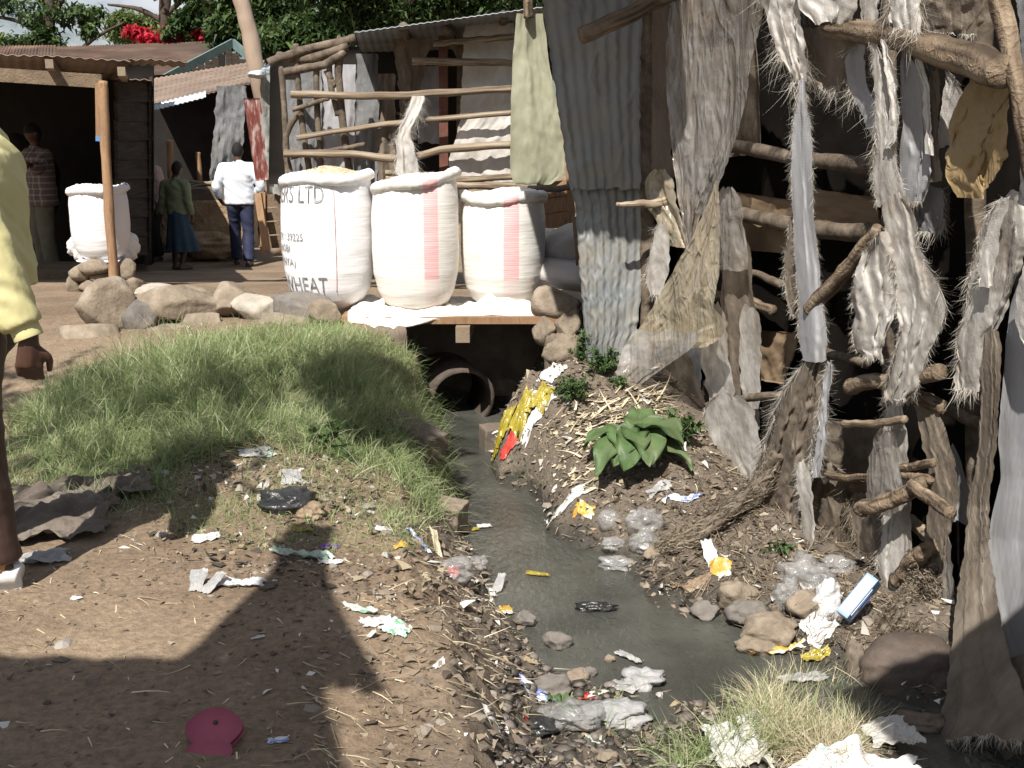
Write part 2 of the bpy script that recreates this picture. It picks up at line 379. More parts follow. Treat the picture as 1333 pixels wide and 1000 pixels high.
M['red_sheet'] = mat('red_painted_sheet', [(.12,.035,.03),(.18,.055,.045),(.4,.33,.31)], 7, .6, .3, 10, (2,2,.6), ncon=(.38,.62))
M['red_post'] = mat('red_brown_post', [(.1,.04,.03),(.18,.075,.055)], 5, .8, .4, 30)
M['stone'] = mat('field_stone', [(.15,.12,.09),(.27,.22,.165),(.38,.325,.26)], 7, .92, 1.0, 26, dirt=(.14,.1,.07), dscale=5, damt=.7, dist=.012)
M['stone_grey'] = mat('grey_stone', [(.1,.088,.078),(.18,.162,.145),(.27,.25,.225)], 6, .85, .8, 30, dirt=(.14,.11,.085), dscale=4, damt=.5, dist=.01)
M['stone_pale'] = mat('pale_stone', [(.28,.25,.205),(.4,.365,.31),(.48,.44,.385)], 6, .9, .8, 26, dirt=(.3,.23,.16), dscale=4, damt=.5, dist=.012)
M['concrete'] = mat('stained_concrete', [(.1,.08,.062),(.17,.135,.105),(.22,.18,.14)], 5, .9, .6, 24, dirt=(.08,.065,.05), dscale=3, damt=.7)
M['skin'] = mat('dark_skin', [(.055,.026,.017),(.085,.042,.027)], 12, .45, .15, 60, spec=.45, dist=.003)
M['hair'] = mat('black_hair', [(.008,.007,.006),(.02,.017,.015)], 60, .8, .6, 90)
M['yellow_shirt'] = mat('yellow_cotton', [(.62,.56,.27),(.7,.64,.34)], 4, .75, .3, 14, trans=.08, dist=.008)
M['white_shirt'] = mat('white_cotton', [(.68,.72,.8),(.76,.79,.85)], 4, .75, .3, 14, trans=.08, dist=.01)
M['brown_trousers'] = mat('brown_trousers', [(.045,.024,.02),(.07,.038,.031)], 3, .5, .3, 12, spec=.45, dist=.01)
M['navy'] = mat('navy_trousers', [(.018,.022,.05),(.03,.036,.075)], 3, .75, .3, 12)
M['green_top'] = mat('green_sweater', [(.16,.185,.11),(.23,.26,.16)], 8, .9, .5, 40)
M['blue_skirt'] = mat('blue_skirt', [(.022,.045,.07),(.04,.07,.1)], 4, .85, .4, 20)
M['pink_top'] = mat('pink_cloth', [(.42,.29,.25),(.5,.36,.32)], 4, .85, .3, 14)
M['khaki'] = mat('khaki_trousers', [(.12,.11,.075),(.17,.155,.11)], 4, .85, .3, 14)
M['shoe_white'] = mat('white_shoe', [(.62,.62,.63),(.74,.74,.75)], 7, .4, .1, 14, dirt=(.4,.33,.26), dscale=9, damt=.5)
M['shoe_dark'] = mat('dark_shoe', [(.05,.03,.022),(.09,.055,.04)], 7, .5, .1, 14)
M['sock'] = mat('tan_sock', [(.42,.24,.1),(.5,.3,.14)], 9, .9, .4, 50)
M['grain'] = mat('maize_grain', [(.45,.34,.2),(.66,.55,.38),(.78,.7,.56)], 60, .7, 1.0, 90, dist=.01)
M['leaf_broad'] = mat('broad_leaf', [(.06,.105,.035),(.1,.17,.06),(.14,.215,.085)], 7, .5, .5, 18, trans=.25, spec=.4, dirt=(.17,.16,.1), dscale=5, damt=.45)
M['leaf_weed'] = mat('weed_leaf', [(.04,.075,.025),(.07,.12,.04),(.11,.16,.06)], 7, .6, 0, trans=.3, attr=True)
M['grass'] = mat('grass_blades', [(.13,.185,.065),(.22,.3,.12),(.32,.39,.18),(.46,.48,.27),(.62,.59,.42)], 1.6, .6, 0, trans=.35, attr=True, spec=.3)
M['straw'] = mat('dry_straw', [(.2,.15,.1),(.38,.31,.2),(.55,.47,.32),(.66,.6,.44)], 3, .8, 0, attr=True, trans=.1)
M['litter'] = mat('trodden_bits', [(.07,.05,.036),(.13,.1,.07),(.2,.155,.11),(.28,.23,.17),(.15,.11,.08),(.62,.6,.56)], 9, .8, 0, attr=True)
M['pebbles'] = mat('pebble_mix', [(.08,.064,.05),(.15,.12,.095),(.22,.18,.14),(.3,.27,.24)], 9, .75, .3, 40, attr=True)
M['tree_leaf'] = mat('tree_leaves', [(.018,.035,.014),(.04,.075,.025),(.075,.12,.038),(.15,.2,.06)], .9, .55, 0, trans=.3, attr=True)
M['tree_leaf2'] = mat('far_tree_leaves', [(.06,.1,.03),(.12,.17,.055),(.18,.22,.08)], .9, .6, 0, trans=.35, attr=True)
M['petal'] = mat('red_petals', [(.35,.015,.03),(.6,.03,.06)], 2, .6, 0, trans=.35, attr=True)
M['bark'] = mat('tree_bark', [(.05,.036,.028),(.1,.075,.06)], 6, .9, .7, 18, (1,1,.4))
def paper(name, cols, scale=14, **k):
    return mat(name, cols, scale, k.pop('rough', .5), k.pop('bump', .3), 25, trans=.1, dist=.008, ncon=(.42,.6), detail=3, crease=.45, cscale=13, cdist=.0035, **k)
M['p_white'] = paper('white_scrap', [(.58,.58,.58),(.7,.7,.7)], dirt=(.36,.3,.23), dscale=8, damt=.6)
M['p_green'] = paper('green_print_scrap', [(.75,.77,.76),(.74,.76,.75),(.12,.38,.2),(.6,.7,.66)], 16)
M['p_blue'] = paper('blue_print_scrap', [(.75,.77,.8),(.1,.16,.5),(.6,.66,.75)], 18)
M['p_yellow'] = paper('yellow_film', [(.3,.24,.02),(.4,.33,.035),(.22,.17,.03)], 10, rough=.25, spec=.7, dirt=(.3,.22,.08), damt=.5)
M['p_orange'] = paper('orange_print_scrap', [(.5,.27,.05),(.5,.4,.08),(.6,.58,.54)], 14)
M['p_red'] = paper('red_film', [(.5,.05,.04),(.6,.09,.07)], 10, rough=.3, spec=.6)
M['p_purple'] = paper('purple_wrapper', [(.22,.1,.45),(.3,.16,.55),(.7,.7,.75)], 16)
M['p_pink'] = mat('pink_foam', [(.3,.07,.11),(.38,.09,.145)], 6, .7, .3, 30, dirt=(.25,.12,.12), damt=.4)
M['p_grey'] = paper('grey_plastic', [(.3,.3,.3),(.42,.42,.42),(.5,.5,.5)], 8, dirt=(.2,.16,.12), damt=.6)
M['p_brown'] = paper('brown_scrap', [(.2,.14,.09),(.32,.24,.16),(.4,.32,.23)], 8)
M['p_black'] = paper('black_plastic', [(.02,.02,.02),(.05,.05,.05)], 8, rough=.3, spec=.6)
M['p_mint'] = paper('pale_green_film', [(.4,.47,.4),(.55,.6,.53),(.22,.36,.28)], 9, rough=.35)
M['cloth_dark'] = mat('muddy_cloth', [(.075,.06,.05),(.14,.115,.095),(.2,.17,.14)], 4, .9, .8, 16, dist=.02)
M['husk'] = mat('dry_husk', [(.4,.33,.2),(.58,.5,.34),(.68,.61,.45)], 9, .8, .4, 30)

def fibres(mb, P, D, Lr, w, g, a=None, bend=.3, segs=3, up=None):
    """many thin blades at P (n,3) heading D (n,3), length Lr (n), width w"""
    n = len(P); s = np.cross(D, np.array([0,0,1.0])); s /= (np.linalg.norm(s, axis=1)[:,None]+1e-6)
    s = s+g.normal(size=s.shape)*.3; s /= np.linalg.norm(s, axis=1)[:,None]
    V = []; w = np.broadcast_to(w, (n,)); cur = P.copy(); d = D.copy()
    bn = g.normal(size=(n,3))*bend; bn[:,2] -= bend*.9
    for k in range(segs+1):
        f = 1-(k/segs)**1.5*.85; V.append(cur-s*(w*f)[:,None]); V.append(cur+s*(w*f)[:,None])
        d = d+bn/segs; dn = d/np.linalg.norm(d, axis=1)[:,None]; cur = cur+dn*(Lr/segs)[:,None]
    V = np.stack(V, 1).reshape(-1,3); b = (np.arange(n)*2*(segs+1))[:,None]
    q = np.concatenate([np.stack([b[:,0]+2*k, b[:,0]+2*k+1, b[:,0]+2*k+3, b[:,0]+2*k+2], 1) for k in range(segs)])
    mb.add(V, q, a=np.repeat(a, 2*(segs+1)) if a is not None else None)
# ------------------------------------------------------------------ camera, sun, sky
cam = bpy.data.cameras.new('camera'); co_ = bpy.data.objects.new('camera', cam); COL.objects.link(co_)
co_.location = (0,0,CZ); co_.rotation_euler = (math.pi/2-PITCH, 0, 0)
cam.sensor_width = 36; cam.lens = FPX/1333*36; cam.clip_end = 900; cam.clip_start = .05
sc.camera = co_
SD = np.array([.30, .95]); SD /= np.linalg.norm(SD); EL = math.radians(51)
dirv = Vector((SD[0]*math.cos(EL), SD[1]*math.cos(EL), -math.sin(EL)))
sl = bpy.data.lights.new('sun', 'SUN'); sl.energy = 5.0; sl.angle = math.radians(.53); sl.color = (1,.955,.88)
so = bpy.data.objects.new('sun', sl); COL.objects.link(so); so.rotation_euler = dirv.to_track_quat('-Z','Y').to_euler(); so.location = (-3,-8,9)
w = bpy.data.worlds.new('World'); sc.world = w; w.use_nodes = True; nt = w.node_tree; nt.nodes.clear(); N = NT(nt)
sky = N.n('ShaderNodeTexSky', sky_type='NISHITA'); sky.sun_disc = False; sky.sun_elevation = EL; sky.sun_rotation = math.atan2(-SD[0], -SD[1])
sky.air_density = 1.0; sky.dust_density = 1.5
tcw = N.n('ShaderNodeTexCoord'); mpw = N.n('ShaderNodeMapping', i_0=tcw.outputs['Generated']); mpw.inputs['Scale'].default_value = (1,1,2.6)
cn = N.n('ShaderNodeTexNoise', i_Vector=mpw.outputs[0], i_Scale=5.5, i_Detail=7., i_Roughness=.6)
cr_ = N.n('ShaderNodeMapRange', i_0=cn.outputs[0], i_1=.44, i_2=.6, i_3=0., i_4=.85)
mxw = N.n('ShaderNodeMix', data_type='RGBA'); N.l(cr_.outputs[0], mxw.inputs[0]); N.l(sky.outputs[0], mxw.inputs[6]); mxw.inputs[7].default_value = (11,11.3,12,1)
bg = N.n('ShaderNodeBackground', i_0=mxw.outputs[2], i_1=.05); ow = N.n('ShaderNodeOutputWorld', i_0=bg.outputs[0])
vs = sc.view_settings; vs.view_transform = 'Standard'; vs.look = 'None'; vs.gamma = 1; vs.exposure = 0.62
sc.cycles.max_bounces = 7; sc.cycles.transparent_max_bounces = 14; sc.cycles.diffuse_bounces = 3; sc.cycles.glossy_bounces = 3
sc.cycles.use_denoising = True; sc.cycles.caustics_reflective = False; sc.cycles.caustics_refractive = False

# ------------------------------------------------------------------ ground sheet and stream
def axis(dense0, dense1, step, far0, far1):
    mid = np.arange(dense0, dense1, step); a = [dense0]; b = [dense1]; s = step
    while a[-1] > far0: s *= 1.07; a.append(a[-1]-s)
    s = step
    while b[-1] < far1: s *= 1.07; b.append(b[-1]+s)
    return np.concatenate([a[::-1][:-1], mid, b])
gx = axis(-2.2, 2.2, .018, -250, 250); gy = axis(1.7, 6.8, .018, -40, 420)
GX, GY = np.meshgrid(gx, gy, indexing='ij')
GZ = hgt(np.clip(GX,-59,59), np.clip(GY, .01, 290))
fine = (np.abs(GX) < 2.5) & (GY < 8) & (GY > 1)
GZ = GZ + np.where(fine, fbm(GX*28, GY*28, 77, 3)*.009, 0)
mb = MB(); mb.add(np.stack([GX, GY, GZ], -1), grid_faces(len(gx), len(gy))[:, ::-1])
m, nt = ntree('trodden_soil'); N = NT(nt)
tc = N.n('ShaderNodeTexCoord').outputs['Object']
n1 = N.n('ShaderNodeTexNoise', i_Vector=tc, i_Scale=1.3, i_Detail=8., i_Roughness=.62)
r1 = N.n('ShaderNodeValToRGB', i_0=n1.outputs[0]); e = r1.color_ramp.elements
e[0].position = .3; e[0].color = (.17,.12,.08,1); e[1].position = .7; e[1].color = (.32,.24,.165,1)
n2 = N.n('ShaderNodeTexNoise', i_Vector=tc, i_Scale=38., i_Detail=6., i_Roughness=.7)
r2 = N.n('ShaderNodeMapRange', i_0=n2.outputs[0], i_1=.3, i_2=.75, i_3=.6, i_4=1.3)
mu = N.n('ShaderNodeMix', data_type='RGBA', blend_type='MULTIPLY'); mu.inputs[0].default_value = 1; N.l(r1.outputs[0], mu.inputs[6]); N.l(r2.outputs[0], mu.inputs[7])
# grey silt lower down by the stream, wet where it meets the water
sx = N.n('ShaderNodeSeparateXYZ', i_0=tc)
n3 = N.n('ShaderNodeTexNoise', i_Vector=tc, i_Scale=6., i_Detail=4.)
ad = N.n('ShaderNodeMath', operation='MULTIPLY_ADD', i_0=n3.outputs[0], i_1=.22); N.l(sx.outputs[2], ad.inputs[2])
low0 = N.n('ShaderNodeMapRange', i_0=ad.outputs[0], i_1=-.03, i_2=-.2, i_3=0., i_4=1.)
rb = N.n('ShaderNodeMath', operation='MULTIPLY_ADD', i_0=n3.outputs[0], i_1=.5); N.l(sx.outputs[0], rb.inputs[2])
rb2 = N.n('ShaderNodeMapRange', i_0=rb.outputs[0], i_1=-.05, i_2=.25, i_3=0., i_4=.9)
mxx = N.n('ShaderNodeMath', operation='MAXIMUM', i_0=low0.outputs[0], i_1=rb2.outputs[0])
far_ = N.n('ShaderNodeMapRange', i_0=sx.outputs[1], i_1=7.8, i_2=8.3, i_3=1., i_4=0.)
low = N.n('ShaderNodeMath', operation='MULTIPLY', i_0=mxx.outputs[0], i_1=far_.outputs[0])
mg = N.n('ShaderNodeMix', data_type='RGBA'); N.l(low.outputs[0], mg.inputs[0]); N.l(mu.outputs[2], mg.inputs[6])
silt = N.n('ShaderNodeMix', data_type='RGBA', blend_type='MULTIPLY'); silt.inputs[0].default_value = 1; silt.inputs[6].default_value = (.15,.122,.095,1); N.l(r2.outputs[0], silt.inputs[7])
N.l(silt.outputs[2], mg.inputs[7])
wet0 = N.n('ShaderNodeMapRange', i_0=ad.outputs[0], i_1=-.28, i_2=-.36, i_3=0., i_4=1.)
wet = N.n('ShaderNodeMath', operation='MULTIPLY', i_0=wet0.outputs[0], i_1=far_.outputs[0])
md = N.n('ShaderNodeMix', data_type='RGBA'); N.l(wet.outputs[0], md.inputs[0]); N.l(mg.outputs[2], md.inputs[6]); md.inputs[7].default_value = (.05,.046,.038,1)
rr = N.n('ShaderNodeMapRange', i_0=wet.outputs[0], i_3=.95, i_4=.4)
bm1 = N.n('ShaderNodeBump', i_Strength=.9, i_Distance=.012, i_Height=n2.outputs[0])
n4 = N.n('ShaderNodeTexNoise', i_Vector=tc, i_Scale=140., i_Detail=3.)
bm2 = N.n('ShaderNodeBump', i_Strength=.5, i_Distance=.004, i_Height=n4.outputs[0], i_Normal=bm1.outputs[0])
bs = N.n('ShaderNodeBsdfPrincipled', i_Base_Color=md.outputs[2], i_Roughness=rr.outputs[0], i_Normal=bm2.outputs[0]); bs.inputs['Specular IOR Level'].default_value = .25
N.n('ShaderNodeOutputMaterial', i_0=bs.outputs[0])
g = mb.build('ground', m, loc=(0,0,0)); tag(g, 'bare brown trodden earth path and muddy stream banks', 'ground', kind='structure')

wx = np.arange(-1.1, 3.2, .03); wy = np.arange(.5, 7.6, .03); WX, WY = np.meshgrid(wx, wy, indexing='ij')
WZ = -.5+fbm(WX*5, WY*3.4, 61, 3)*.012+fbm(WX*16, WY*11, 62, 3)*.006
mb = MB(); mb.add(np.stack([WX, WY, WZ], -1), grid_faces(len(wx), len(wy))[:, ::-1])
m, nt = ntree('murky_water'); N = NT(nt); tc = N.n('ShaderNodeTexCoord').outputs['Object']
n1 = N.n('ShaderNodeTexNoise', i_Vector=tc, i_Scale=2.2, i_Detail=5.)
r1 = N.n('ShaderNodeValToRGB', i_0=n1.outputs[0]); e = r1.color_ramp.elements; e[0].position = .35; e[0].color = (.042,.043,.037,1); e[1].position = .65; e[1].color = (.085,.085,.073,1)
mp = N.n('ShaderNodeMapping', i_0=tc); mp.inputs['Scale'].default_value = (1.3,.8,1); mp.inputs['Rotation'].default_value = (0,0,.5)
n2 = N.n('ShaderNodeTexNoise', i_Vector=mp.outputs[0], i_Scale=24., i_Detail=4., i_Distortion=.8)
b = N.n('ShaderNodeBump', i_Strength=.45, i_Distance=.02, i_Height=n2.outputs[0])
bs = N.n('ShaderNodeBsdfPrincipled', i_Base_Color=r1.outputs[0], i_Normal=b.outputs[0], i_Roughness=.14); bs.inputs['Specular IOR Level'].default_value = .5
N.n('ShaderNodeOutputMaterial', i_0=bs.outputs[0])
wt = mb.build('stream_water', m, loc=(0,0,-.5)); tag(wt, 'murky grey stream water with small ripples', 'water', kind='structure')

# ------------------------------------------------------------------ sacks on the plank platform
def sack_r(t, th, R, seed, low=.45):
    """radius of a standing sack at height fraction t"""
    pr = np.interp(t, [0,.02,.07,.16,.3,.5,.8,.93,.98,1.0], [low,.56,.74,.88,.965,1.0,.99,.95,.93,.95])
    return R*pr*(1+.03*np.cos(3*th+seed)+fbm(np.cos(th)*1.5+seed, t*3+np.sin(th)*1.5, 9, 3)*.07+.012*fbm(th*2, t*40, seed, 2))
def sack_mat(name, base, stripe=None, side=0.0):
    m, nt = ntree(name); N = NT(nt); tc = N.n('ShaderNodeTexCoord').outputs['Object']
    n1 = N.n('ShaderNodeTexNoise', i_Vector=tc, i_Scale=3., i_Detail=6.)
    r1 = N.n('ShaderNodeValToRGB', i_0=n1.outputs[0]); e = r1.color_ramp.elements
    e[0].position = .3; e[0].color = c4([c*.86 for c in base]); e[1].position = .7; e[1].color = c4(base)
    col = r1.outputs[0]; s = N.n('ShaderNodeSeparateXYZ', i_0=tc)
    if stripe:
        x0, hw, z0, c = stripe
        a = N.n('ShaderNodeMath', operation='SUBTRACT', i_0=s.outputs[0], i_1=x0); a = N.n('ShaderNodeMath', operation='ABSOLUTE', i_0=a.outputs[0])
        a = N.n('ShaderNodeMapRange', i_0=a.outputs[0], i_1=hw, i_2=hw+.006, i_3=1., i_4=0.)
        zz = N.n('ShaderNodeMapRange', i_0=s.outputs[2], i_1=z0, i_2=z0+.02, i_3=.22, i_4=1.)
        fr = N.n('ShaderNodeMath', operation='LESS_THAN', i_0=s.outputs[1], i_1=0.)
        wv = N.n('ShaderNodeTexWave', bands_direction='Z', i_Vector=tc, i_Scale=22., i_Distortion=2.)
        wr = N.n('ShaderNodeMapRange', i_0=wv.outputs[1], i_1=.1, i_2=.5, i_3=.45, i_4=.85)
        p = N.n('ShaderNodeMath', operation='MULTIPLY', i_0=a.outputs[0], i_1=fr.outputs[0]); p = N.n('ShaderNodeMath', operation='MULTIPLY', i_0=p.outputs[0], i_1=zz.outputs[0]); p = N.n('ShaderNodeMath', operation='MULTIPLY', i_0=p.outputs[0], i_1=wr.outputs[0])
        mx = N.n('ShaderNodeMix', data_type='RGBA'); N.l(p.outputs[0], mx.inputs[0]); N.l(col, mx.inputs[6]); mx.inputs[7].default_value = c4(c); col = mx.outputs[2]
    mp = N.n('ShaderNodeMapping', i_0=tc); mp.inputs['Scale'].default_value = (1,1,9)
    n2 = N.n('ShaderNodeTexNoise', i_Vector=mp.outputs[0], i_Scale=5., i_Detail=5.)
    b = N.n('ShaderNodeBump', i_Strength=.28, i_Distance=.012, i_Height=n2.outputs[0])
    w1 = N.n('ShaderNodeTexWave', bands_direction='Z', i_Vector=tc, i_Scale=60.); b2 = N.n('ShaderNodeBump', i_Strength=.12, i_Distance=.002, i_Height=w1.outputs[1], i_Normal=b.outputs[0])
    bs = N.n('ShaderNodeBsdfPrincipled', i_Base_Color=col, i_Roughness=.55, i_Normal=b2.outputs[0]); bs.inputs['Specular IOR Level'].default_value = .35
    N.n('ShaderNodeOutputMaterial', i_0=bs.outputs[0]); return m
M['print'] = mat('faded_black_print', [(.1,.1,.1),(.22,.22,.22),(.5,.5,.5)], 26, .6, 0, ncon=(.38,.66))
def sack(name, label, cx, cy, z0, R, H, mt, seed, tilt=0.0, heap=0.0, group=None, low=.45, lean=(0,0), rim=True, flat=1.0):
    o = thing(name, label, 'sack', (cx, cy, z0), group)
    th = np.linspace(0, 2*math.pi, 73)[:-1]; t = np.linspace(0, 1, 60); TH, TT = np.meshgrid(th, t, indexing='ij')
    r = sack_r(TT, TH, R, seed, low)
    top = 1+tilt*np.cos(TH)*.12
    X = r*np.cos(TH)+lean[0]*TT; Y = r*np.sin(TH)*flat+lean[1]*TT; Z = TT*H*top
    G = np.stack([X,Y,Z], -1); G = np.concatenate([G, G[:1]], 0)
    mb = MB(); mb.add(G, grid_faces(73, 60)); b_ = mb.build('bag', mt, o, local=True)
    if rim:
        mb = MB(); P = [(R*.93*math.cos(a)+lean[0], R*.93*math.sin(a)*flat+lean[1], H*(1+tilt*math.cos(a)*.12)+.012*math.sin(a*3+seed)) for a in np.linspace(0, 2*math.pi, 49)]
        rad = [(.03*(1+.3*math.sin(a*5+seed)), .036) for a in np.linspace(0, 2*math.pi, 49)]
        tube(mb, P, rad, 12, 97, jag=.25, seed=seed, cap=False); mb.build('rolled_rim', mt, o, local=True)
        mb = MB(); u = np.linspace(0, 1, 22); TH2, U = np.meshgrid(np.linspace(0, 2*math.pi, 49), u, indexing='ij')
        rr_ = U*R*.92; hh = H*(1+tilt*np.cos(TH2)*U*.12)+.0+heap*(1-U**1.4)+fbm(np.cos(TH2)*U*9, np.sin(TH2)*U*9, seed, 3)*.02
        mb.add(np.stack([rr_*np.cos(TH2)+lean[0], rr_*np.sin(TH2)*flat+lean[1], hh], -1), grid_faces(49, 22))
        for _ in range(420):
            a = random.random()*6.283; u_ = math.sqrt(random.random()); p = (u_*R*.88*math.cos(a)+lean[0], u_*R*.88*math.sin(a)*flat+lean[1], H*(1+tilt*math.cos(a)*u_*.12)+heap*(1-u_**1.4)+.004)
            V, T = ICO[1]; mb.add(V*np.array([.006,.005,.005])+p, T=T)
        mb.build('grain', M['grain'], o, local=True)
    return o
PT = .26                                        # top of the platform
S1 = at(431, 400, 7.22); S2 = at(544, 400, 7.12); S3 = at(656, 390, 7.22)
s1m = sack_mat('printed_sack', (.83,.82,.84)); s2m = sack_mat('striped_sack', (.84,.8,.75), (.115,.042,.22,(.8,.38,.4))); s3m = sack_mat('banded_sack', (.82,.79,.74), (.05,.047,.2,(.8,.34,.36)))
R1, H1 = .305, .86
o1 = sack('grain_sack', 'white sack with faded black lettering and a heap of grain on top', S1[0], S1[1], PT, R1, H1, s1m, 1, .12, .075, 'open grain sacks on the plank platform')
o2 = sack('grain_sack', 'white sack with wide solid pink stripe, between the two other open sacks', S2[0], S2[1], PT, .285, .845, s2m, 2, .45, .0, 'open grain sacks on the plank platform')
o3 = sack('grain_sack', 'white sack with a broken pink ladder band and grey shade on its side', S3[0], S3[1], PT+.01, .285, .73, s3m, 4, .05, .0, 'open grain sacks on the plank platform')
# the pale edge fold of sack three and lettering of sack one
def sack_text(txt, th_end, zc, hgt_, wfac, slope=0.0):
    cu = bpy.data.curves.new('t', 'FONT'); cu.body = txt; cu.size = 1; cu.resolution_u = 3
    o = bpy.data.objects.new('t', cu); COL.objects.link(o); dg = bpy.context.evaluated_depsgraph_get(); dg.update()
    me = o.evaluated_get(dg).to_mesh(); bm = bmesh.new(); bm.from_mesh(me)
    for _ in range(3):
        bmesh.ops.triangulate(bm, faces=bm.faces[:])
        es = [e for e in bm.edges if e.calc_length() > .14]
        if es: bmesh.ops.subdivide_edges(bm, edges=es, cuts=1)
    bmesh.ops.triangulate(bm, faces=bm.faces[:])
    V = np.array([v.co[:] for v in bm.verts]); T = np.array([[v.index for v in f.verts] for f in bm.faces])
    bm.free(); o.evaluated_get(dg).to_mesh_clear(); bpy.data.objects.remove(o)
    s = hgt_/.72; V[:,0] *= s*wfac; V[:,1] *= s; V[:,0] -= V[:,0].max()
    ang = -math.pi/2+th_end+V[:,0]/R1; z = zc-hgt_/2+V[:,1]+V[:,0]*slope
    tt = z/H1; r = sack_r(tt, np.mod(ang, 2*math.pi), R1, 1)+.005
    mb = MB(); mb.add(np.stack([r*np.cos(ang), r*np.sin(ang), z], 1), T=T)
    return mb
for a in (('MILLERS LTD', .1, .775, .115, .62), ('BOX / 39225', -.38, .50, .05, .75), ('NAIROBI', -.72, .425, .05, .75), ('(KENYA)', -.6, .335, .055, .75), ('WHEAT', .1, .19, .105, .72, .0)):
    sack_text(*a).build('printed_line', M['print'], o1, local=True, smooth=False)
mb = MB(); a0 = .32                                # red guide line sewn down the bag
Z_ = np.linspace(.14, .84, 40); rr_ = sack_r(Z_/H1, np.full(40, 2*math.pi-math.pi/2+a0), R1, 1)+.004
tube(mb, np.stack([rr_*math.cos(-math.pi/2+a0), rr_*math.sin(-math.pi/2+a0), Z_], 1), .0022, 5, 60); mb.build('seam', mat('pink_seam', [(.7,.4,.42),(.75,.5,.5)], 9, .7, 0), o1, local=True)

# platform
pl = thing('plank_platform', 'low wooden plank platform over the drain carrying the open grain sacks', 'platform', (-.4,7.1,PT-.1))
mb = MB(); a = at(488, 437, 6.84); b = at(731, 413, 6.9)
e1 = np.array([-1.05, 6.9, PT-.03]); e2 = np.array([.36, 6.93, PT-.03])
for i in range(3):
    mb = MB(); y = 6.97+i*.235; box(mb, (-.36, y, PT-.03+.003*i), (1.5-.05*i, .225, .045)); mb.build('plank', M['wood_orange'], pl, smooth=False)
mb = MB(); q = at(603, 440, 6.86); beam(mb, (q[0], 6.78, PT-.11), (q[0]+.02, 7.6, PT-.11), .09, .1); mb.build('support_beam', M['wood_pale'], pl, smooth=False)
mb = MB(); beam(mb, (.22, 6.95, PT-.11), (.22, 7.6, PT-.11), .08, .1); mb.build('support_beam', M['wood_pale'], pl, smooth=False)
mb = MB(); beam(mb, (-.95, 6.95, PT-.11), (-.95, 7.6, PT-.11), .08, .1); mb.build('support_beam', M['wood_pale'], pl, smooth=False)

# crumpled empty bags spread under the sacks, hanging over the front of the planks
nu, nv = 120, 44; U, V_ = np.meshgrid(np.linspace(0,1,nu), np.linspace(0,1,nv), indexing='ij')
X = -1.06+U*1.33; Yf = 6.80+.12*np.clip((U-.3)/.25,0,1)+fbm(U*7, U*0, 3, 3)*.06
Y = Yf+(7.5-Yf)*V_
ridge = np.exp(-((X+.12)/.1)**2)*.09+np.exp(-((X-.02)/.2)**2)*.04
Z = PT+.012+(np.abs(fbm(X*7, Y*7, 4, 4))*.14+ridge*np.clip(1-V_*1.5,0,1))*np.clip(V_*8,0.15,1)
drop = np.clip((.12-V_)/.12, 0, 1); Z = Z-drop*(.035+.09*np.clip((.42-U)/.3,0,1)); Y = Y-drop*.01
mb = MB(); shell(mb, np.stack([X,Y,Z], -1), .006); o = mb.build('spread_sacking', mat('cream_sacking', [(.66,.6,.52),(.8,.77,.72)], 5, .7, .6, 14, trans=.08, weave=60), smooth=True)
tag(o, 'crumpled cream empty sacks spread flat under the open grain sacks', 'sacking')

# two more filled bags lying behind and the little crate by the iron sheet
GB = 'filled grey bags lying behind the platform'
def lying(px, py, Y, r, rz, seed, label, mt, ry=0.):
    c = at(px, py, Y); mb = MB(); V, T = ICO[4]; V = V.copy()
    V = np.sign(V)*np.abs(V)**.8; V *= (1+fbm(V[:,0]*2+seed, V[:,1]*2+V[:,2]*2, 3, 4)*.22)[:,None]; V = V*np.array(r)
    Rm = np.array(Matrix.Rotation(rz, 3, 'Z')@Matrix.Rotation(ry, 3, 'Y')); mb.add(V@Rm.T+c, T=T)
    return tag(mb.build('filled_bag', mt), label, 'bag', GB)
bgm = sack_mat('grey_bag', (.5,.47,.46))
lying(738, 357, 7.25, (.24,.2,.1), -.25, 3, 'grey filled bag lying lowest behind the last open sack', bgm, .12)
lying(740, 318, 7.45, (.2,.17,.13), .2, 8, 'grey filled bag slumped on top of the lowest grey bag', bgm, -.35)
lying(714, 322, 7.75, (.1,.12,.14), .2, 18, 'small white bag wedged between last open sack and slumped bags', sack_mat('white_bag', (.75,.73,.72)))
lying(556, 372, 7.6, (.07,.1,.12), .2, 28, 'small olive bag glimpsed between the lettered and striped sacks', mat('olive_bag', [(.2,.2,.08),(.3,.3,.14)], 5))
lying(494, 300, 7.75, (.06,.1,.33), .2, 29, 'narrow white bag seen in gap between lettered and striped sacks', sack_mat('white_bag', (.78,.7,.7)))

